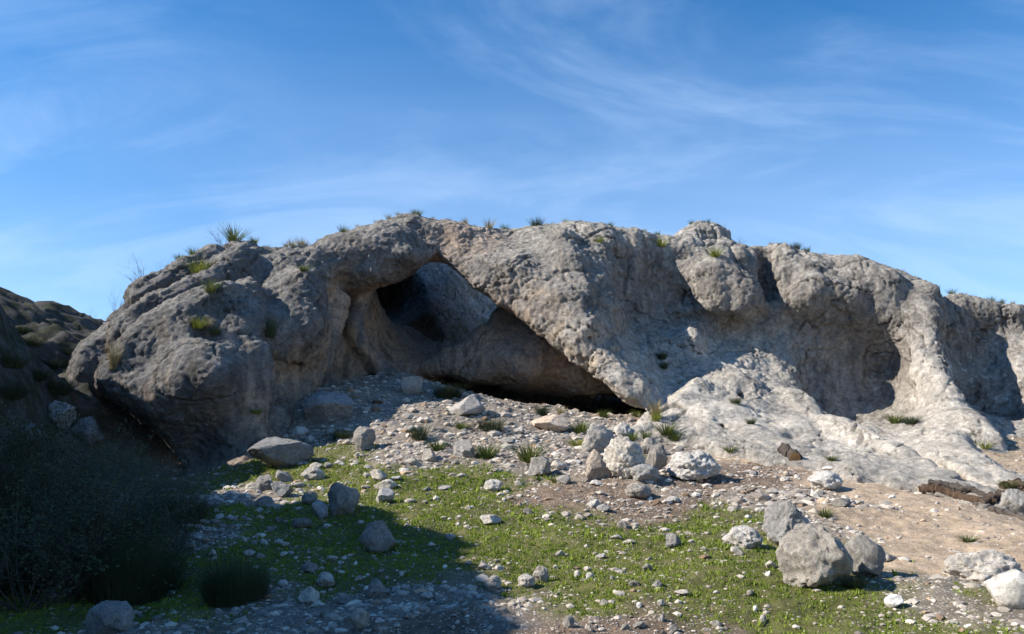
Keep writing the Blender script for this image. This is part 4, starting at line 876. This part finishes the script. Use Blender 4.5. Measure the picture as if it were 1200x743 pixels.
for i, (px, py, h, k, sx, lb) in enumerate([(1050,496,13,'g',1.5,'green tuft on the ledge of the big right alcove'),(1155,526,12,'y',1,'yellow green tuft on the ledge at the far right'),(133,432,36,'s',.5,'tall straw clump in the cleft left of the big boulder face'),
 (232,385,17,'y',1,'yellow green tuft on top of the big left boulder face'),(243,386,14,'s',.8,'dry tuft beside the yellow green one on the left boulder'),(231,320,18,'y',1.1,'bright tuft among the ribs of the upper left crag'),(246,343,18,'g',1,'green tuft in the groove of the upper left crag'),
 (356,318,9,'g',1.6,'low green tuft on the shoulder left of the arch'),(775,289,13,'y',1,'yellow green tuft high on the cliff left of the top knob'),(838,301,13,'y',1.1,'yellow green tuft on the knob at the cliff top'),(776,421,10,'d',1,'dark cushion plant on the bare face right of the arch'),
 (778,432,9,'d',1,'dark cushion plant just below its neighbour on the bare face'),(316,395,26,'d',.5,'dark plant hanging in the vertical cleft left of the arch'),(702,284,8,'y',1.2,'small bright tuft near the top above the fin'),(862,473,8,'d',1.3,'dark tuft in a hollow of the pale cliff foot'),
 (880,497,7,'d',1.3,'tiny dark tuft low on the pale cliff foot'),(252,392,12,'d',1,'dark dead tuft on the big left boulder face'),(1068,497,10,'d',1.5,'dark tuft at the left of the green one in the right alcove')]):
    p, n = surf(px, py); plant(KN[k], KM[k][i % len(KM[k])], p, h / FPX * p[1] * 1.15, lb, KC[k], None, sx, i)
TOP = [(207,10,'g'),(224,12,'g'),(272,20,'g'),(296,9,'y'),(312,6,'s'),(334,9,'s'),(341,12,'s'),(351,12,'s'),(358,9,'s'),(372,6,'s'),(401,11,'g'),(418,6,'s'),(440,6,'s'),(455,9,'s'),(466,7,'s'),(484,9,'s'),(489,9,'g'),(507,5,'s'),(526,5,'s'),(545,9,'s'),(556,6,'s'),
 (573,14,'s'),(591,9,'g'),(629,11,'d'),(648,5,'s'),(663,6,'y'),(681,5,'s'),(716,7,'g'),(731,5,'s'),(757,6,'s'),(771,7,'g'),(812,6,'g'),(830,6,'g'),(905,6,'s'),(915,5,'g'),(934,9,'d'),(947,9,'g'),(968,5,'s'),(1010,4,'s'),(1060,5,'s'),(1101,7,'s'),(1118,8,'g'),(1134,5,'s'),(1165,8,'g'),(1176,8,'g'),(1190,6,'s')]
_sx = [s[0] for s in SKY]; _sy = [s[1] for s in SKY]
for i, (px, h, k) in enumerate(TOP):
    y0 = float(np.interp(px, _sx, _sy)); p, n = surf(px, y0 - 12, 40)
    lb = {'g': 'small green tuft on the skyline of the cliff top', 's': 'small dry tuft on the skyline of the cliff top', 'y': 'small yellow green tuft on the skyline of the cliff top', 'd': 'small dark bush on the skyline of the cliff top'}[k]
    lm = min([(215,'the left shoulder'),(272,'the left crag crest'),(345,'the dip before the arch'),(401,'the rise to the arch'),(475,'the arch crest'),(550,'the right end of the arch'),(628,'the high middle'),(700,'the head of the fin'),(765,'the slope before the knob'),(824,'the rounded knob'),(920,'the ridge past the knob'),(1010,'the big right alcove'),(1110,'the step at the right'),(1180,'the far right end')], key=lambda q: abs(q[0] - px))
    gp = lb.replace('small ', '').replace(' tuft', ' tufts').replace('bush', 'bushes'); lb = lb.replace('of the cliff top', ('left of ' if px < lm[0] - 4 else 'right of ' if px > lm[0] + 4 else 'right at ') + lm[1])
    plant(KN[k], KM[k][i % len(KM[k])], p + [0, .15, -.03], h / FPX * p[1] * 1.25, lb, KC[k], gp, 1.0, i)
TW_S = [twig_mesh('shrub', 300 + i, 9, 4, 4, 1, .55, .009) for i in range(3)]
TWIGS = [(262,30,1.0,'bare twiggy shrub on the crest above the left crag'),(168,27,1.3,'wide bare shrub leaning over the left shoulder of the crag'),(158,20,1.2,'bare shrub on the left shoulder just below the wide one'),(134,34,.5,'thin bare shrub standing up at the left end of the crag'),
 (120,20,1.2,'low bare shrub at the far left foot of the crag'),(866,12,1.2,'small bare shrub right of the top knob'),(108,16,1.2,'tiny bare shrub in the gap left of the crag'),(846,8,1.4,'tiny bare shrub on top of the knob'),(1145,10,.8,'tiny bare shrub on the skyline at the far right'),(938,9,1.2,'tiny bare shrub on the right skyline')]
for i, (px, h, sx, lb) in enumerate(TWIGS):
    y0 = float(np.interp(px, _sx, _sy)); p, n = surf(px, y0 - 10, 60); plant('bare_shrub', TW_S[i % 3], p + [0, .1, -.03], h / FPX * p[1] * 1.1, lb, 'shrub', None, sx, i)
for i, (px, py, h) in enumerate([(14,372,12),(24,380,10),(36,386,12),(45,390,14),(56,392,14),(63,394,12),(72,396,9),(80,398,10),(52,391,10),(92,401,9),(30,384,8)]):
    p = ground_hit([px], [py + 2])[0]; plant('bare_shrub', TW_S[i % 3], p, h / FPX * p[1] * 1.2, ['bare shrub on the left hillside crest cut by the frame edge', 'second bare shrub along the left hillside crest', 'third bare shrub along the left hillside crest', 'bare shrub midway along the left hillside crest', 'tallest bare shrub on the left hillside crest', 'bare shrub right of the tallest one on the left hillside crest', 'low bare shrub near the gap on the left hillside crest', 'bare shrub at the right end of the left hillside crest', 'bare shrub just behind the tallest one on the left hillside crest', 'low bare shrub in the gap between hillside and crag', 'tiny bare shrub between the second and third on the hillside crest'][i], 'shrub', 'bare shrubs on the left hillside crest', 1.3, i)
TW_B = [twig_mesh('thicket_shrub', 400 + i, 22, 7, 7, 1, .75, .008, leaves=[1, 3, 0][i]) for i in range(3)]
THK = [(32,712,150,1.0,'big bare shrub at the lower left corner of the thicket'),(95,700,150,1.0,'big bare shrub in the lower middle of the thicket'),(150,668,125,.95,'bare shrub at the lower right of the thicket'),(55,640,120,1.1,'bare shrub in the centre of the thicket'),
 (-8,650,130,1.0,'bare shrub cut by the left edge of the frame, lower'),(118,622,105,1.1,'bare shrub in the upper right half of the thicket'),(178,618,85,1.0,'bare shrub in front of the black hollow under the crag'),(15,580,95,1.1,'bare shrub at the upper left of the thicket'),
 (75,575,80,1.2,'bare shrub at the top of the thicket below the dark boulders'),(200,655,70,1.0,'low bare shrub at the right edge of the thicket'),(140,572,44,1.2,'small bare shrub right under the crag overhang'),(-40,590,110,1.1,'bare shrub mostly outside the left edge'),(40,545,50,1.2,'small bare shrub between the dark boulders'),(60,670,90,1.2,'dense bare shrub low in the thicket'),(192,580,44,1.2,'bare shrub at the foot of the crag covering its dark hollow'),(212,603,50,1.0,'rightmost bare shrub of the thicket, in front of the crag foot')]
for i, (px, py, h, sx, lb) in enumerate(THK):
    p = ground_hit([px], [min(py, 735)])[0]; plant('thicket_shrub', TW_B[i % 3], p, h / FPX * p[1], lb, 'shrub', 'bare shrubs of the dark thicket', sx, i * 1.3)
BR = [blades_mesh('broom', 2600, 1, 1.25, .8, .009, 91 + i, M_DARKG, seg=4, droop=.3, dome=.6) for i in range(2)]
for i, (px, py, h, sx, lb) in enumerate([(275,703,58,.8,'round dark green broom bush at the lower left of the grass'),(155,700,80,.8,'wide dark green broom bush in front of the thicket'),(110,660,60,1.2,'dark green broom bush inside the thicket'),(30,630,60,1.2,'dark green broom bush at the left of the thicket'),(205,610,34,1.2,'small dark green broom bush by the grey standing stone'),(60,600,50,1.3,'dark green broom bush high in the thicket'),(140,640,50,1.2,'dark green broom bush near the right of the thicket'),(5,690,60,1.2,'dark green broom bush at the lower left corner')]):
    p = ground_hit([px], [py])[0]; plant('broom_bush', BR[i % 2], p, h / FPX * p[1] * 1.1, lb, 'bush', None, sx, i)
for i, (px, py, h, lb) in enumerate([(12,432,16,'dark scrub bush at the left edge of the shaded hillside'),(40,447,14,'dark scrub bush low on the shaded hillside'),(8,470,18,'dark scrub bush just above the thicket at the left edge'),(62,432,12,'dark scrub bush on the right half of the shaded hillside'),
 (36,408,11,'small dark scrub bush high on the shaded hillside'),(84,418,10,'small dark scrub bush in the gap between hillside and crag'),(66,466,16,'dark scrub bush above the broad dark boulder'),(24,392,9,'tiny dark scrub bush just under the hillside crest')]):
    p = ground_hit([px], [py])[0]; plant('low_bush', TD[i % 2], p, h / FPX * p[1] * 1.2, lb, 'bush', None, 1.7, i)
WD = twig_mesh('weed', 777, 10, 3, 3, 1, .6, .006)
for i, (px, py, h, lb) in enumerate([(705,683,28,'thin dry weed in the lower grass between pale stones'),(935,722,34,'dry weed below the largest boulder, left of its neighbour'),(975,735,34,'dry weed at the bottom edge below the largest boulder'),(1015,738,30,'dry weed at the bottom edge right of its neighbour'),(850,735,24,'low dry weed at the bottom right of the grass'),(660,738,22,'low dry weed at the bottom middle of the frame'),(890,742,24,'low dry weed at the bottom edge left of the tall weeds')]):
    p = ground_hit([px], [py])[0]; plant('dry_weed', WD, p, h / FPX * p[1], lb, 'weed', None, 1.3, i)
print('plants', _t.time() - _t0)

# ------------------------------------------------------------------ dead logs
def log_thing(name, pts, radii, label, cat='log', cut=(True, False), lift=.5, forks=()):
    P = []
    for (px, py), r in zip(pts, radii):
        p, n = surf(px, py); P.append(Vector(p) + Vector((0, 0, r * lift)))
    root = bpy.data.objects.new(name, None); COL.objects.link(root); base = P[0].copy(); root.location = base; root['label'] = label; root['category'] = cat
    def tube(P, R, seed, sides=10):
        r = random.Random(seed); n = len(P); m = max(6, int(8 * n)); V = []; F = []
        for i in range(m + 1):
            t = i / m * (n - 1); k = min(int(t), n - 2); f = t - k; f = f * f * (3 - 2 * f) if n > 2 else f; c = P[k].lerp(P[k + 1], f) + Vector((r.gauss(0, .16), r.gauss(0, .16), r.gauss(0, .16))) * R[k] * (0 if i == 0 else 1); rr = R[k] * (1 - f) + R[k + 1] * f; d = (P[min(k + 1, n - 1)] - P[k]).normalized(); u = d.cross(Vector((0, 0, 1))).normalized(); v = u.cross(d)
            for s in range(sides):
                a = 2 * math.pi * s / sides; q = rr * (1 + .14 * math.sin(3 * a + seed) + .10 * math.sin(5 * a + i * .7) + r.uniform(-.13, .13)); V.append(tuple(c + (u * math.cos(a) + v * math.sin(a)) * q - base))
        for i in range(m):
            for s in range(sides): a = i * sides + s; b = i * sides + (s + 1) % sides; F.append((a, b, b + sides, a + sides))
        c0 = len(V); V.append(tuple(sum((Vector(v) for v in V[:sides]), Vector()) / sides)); c1 = len(V); V.append(tuple(sum((Vector(v) for v in V[m * sides:(m + 1) * sides]), Vector()) / sides))
        for s in range(sides): F.append((c0, (s + 1) % sides, s, s)); F.append((c1, m * sides + s, m * sides + (s + 1) % sides, m * sides + (s + 1) % sides))
        bm = bmesh.new(); vs = [bm.verts.new(v) for v in V]
        for f in F:
            g = [vs[q] for q in dict.fromkeys(f)]
            try: bm.faces.new(g)
            except ValueError: pass
        me = bpy.data.meshes.new('trunk'); bm.to_mesh(me); bm.free(); me.polygons.foreach_set('use_smooth', np.ones(len(me.polygons), bool)); return me
    link('trunk', tube(P, radii, hash(round(pts[0][0])) % 97), M_BARK, root)
    if cut[0]:
        d = (P[0] - P[1]).normalized(); u = d.cross(Vector((0, 0, 1))).normalized(); v = u.cross(d); V = [tuple(d * .012)] + [tuple(d * .008 + (u * math.cos(a * .449) + v * math.sin(a * .449)) * radii[0] * .88) for a in range(14)] + [tuple(-d * .02 + (u * math.cos(a * .449) + v * math.sin(a * .449)) * radii[0] * .88) for a in range(14)]
        F = [(0, 1 + k, 1 + (k + 1) % 14) for k in range(14)]; me = bpy.data.meshes.new('cut_face'); me.from_pydata(V, [], F + [(1 + k, 15 + k, 15 + (k + 1) % 14, 1 + (k + 1) % 14) for k in range(14)]); link('cut_face', me, M_CUT, root)
    for fk, fr in forks:
        Q = []
        for (px, py), r in zip(fk, fr): p, n = surf(px, py); Q.append(Vector(p) + Vector((0, 0, r * lift + .05)))
        link('branch', tube(Q, fr, 5, 8), M_BARK, root)
    return root
log_thing('dead_log', [(1078,577),(1097,574),(1120,582),(1145,588),(1168,589)], [.085,.08,.07,.065,.05], 'long charred log with a pale sawn end at the cliff foot', forks=[([(1118,581),(1140,577),(1158,584)],[.045,.04,.02])])
log_thing('dead_log', [(1088,567),(1112,571),(1138,576),(1160,583)], [.06,.065,.05,.03], 'thinner charred log lying behind the sawn one', cut=(False, False))
log_thing('dead_log', [(1140,592),(1165,599),(1185,605),(1204,612)], [.04,.055,.06,.05], 'grey weathered log lowest of the pile at the right edge', cut=(False, False))
log_thing('dead_log', [(1150,590),(1164,586),(1174,580)], [.07,.085,.075], 'short knobbly log with a brown broken end near the right edge', cut=(False, False))
log_thing('dead_log', [(1178,574),(1190,572),(1206,578)], [.10,.12,.12], 'thick black hollow log at the right edge', cut=(False, False))
log_thing('log_stub', [(932,540),(919,529)], [.14,.13], 'short sawn log stub with an orange end on the slope', cut=(True, False)).rotation_euler = (0, 0, 0)
log_thing('dead_stick', [(868,589),(872,581),(886,574)], [.03,.035,.03], 'bent dark stick on the bare slope above the leaning boulder', 'stick', cut=(False, False))
log_thing('dead_stick', [(905,588),(925,586)], [.03,.02], 'short dark stick lying above the boulder group', 'stick', cut=(False, False))
print('all', _t.time() - _t0)
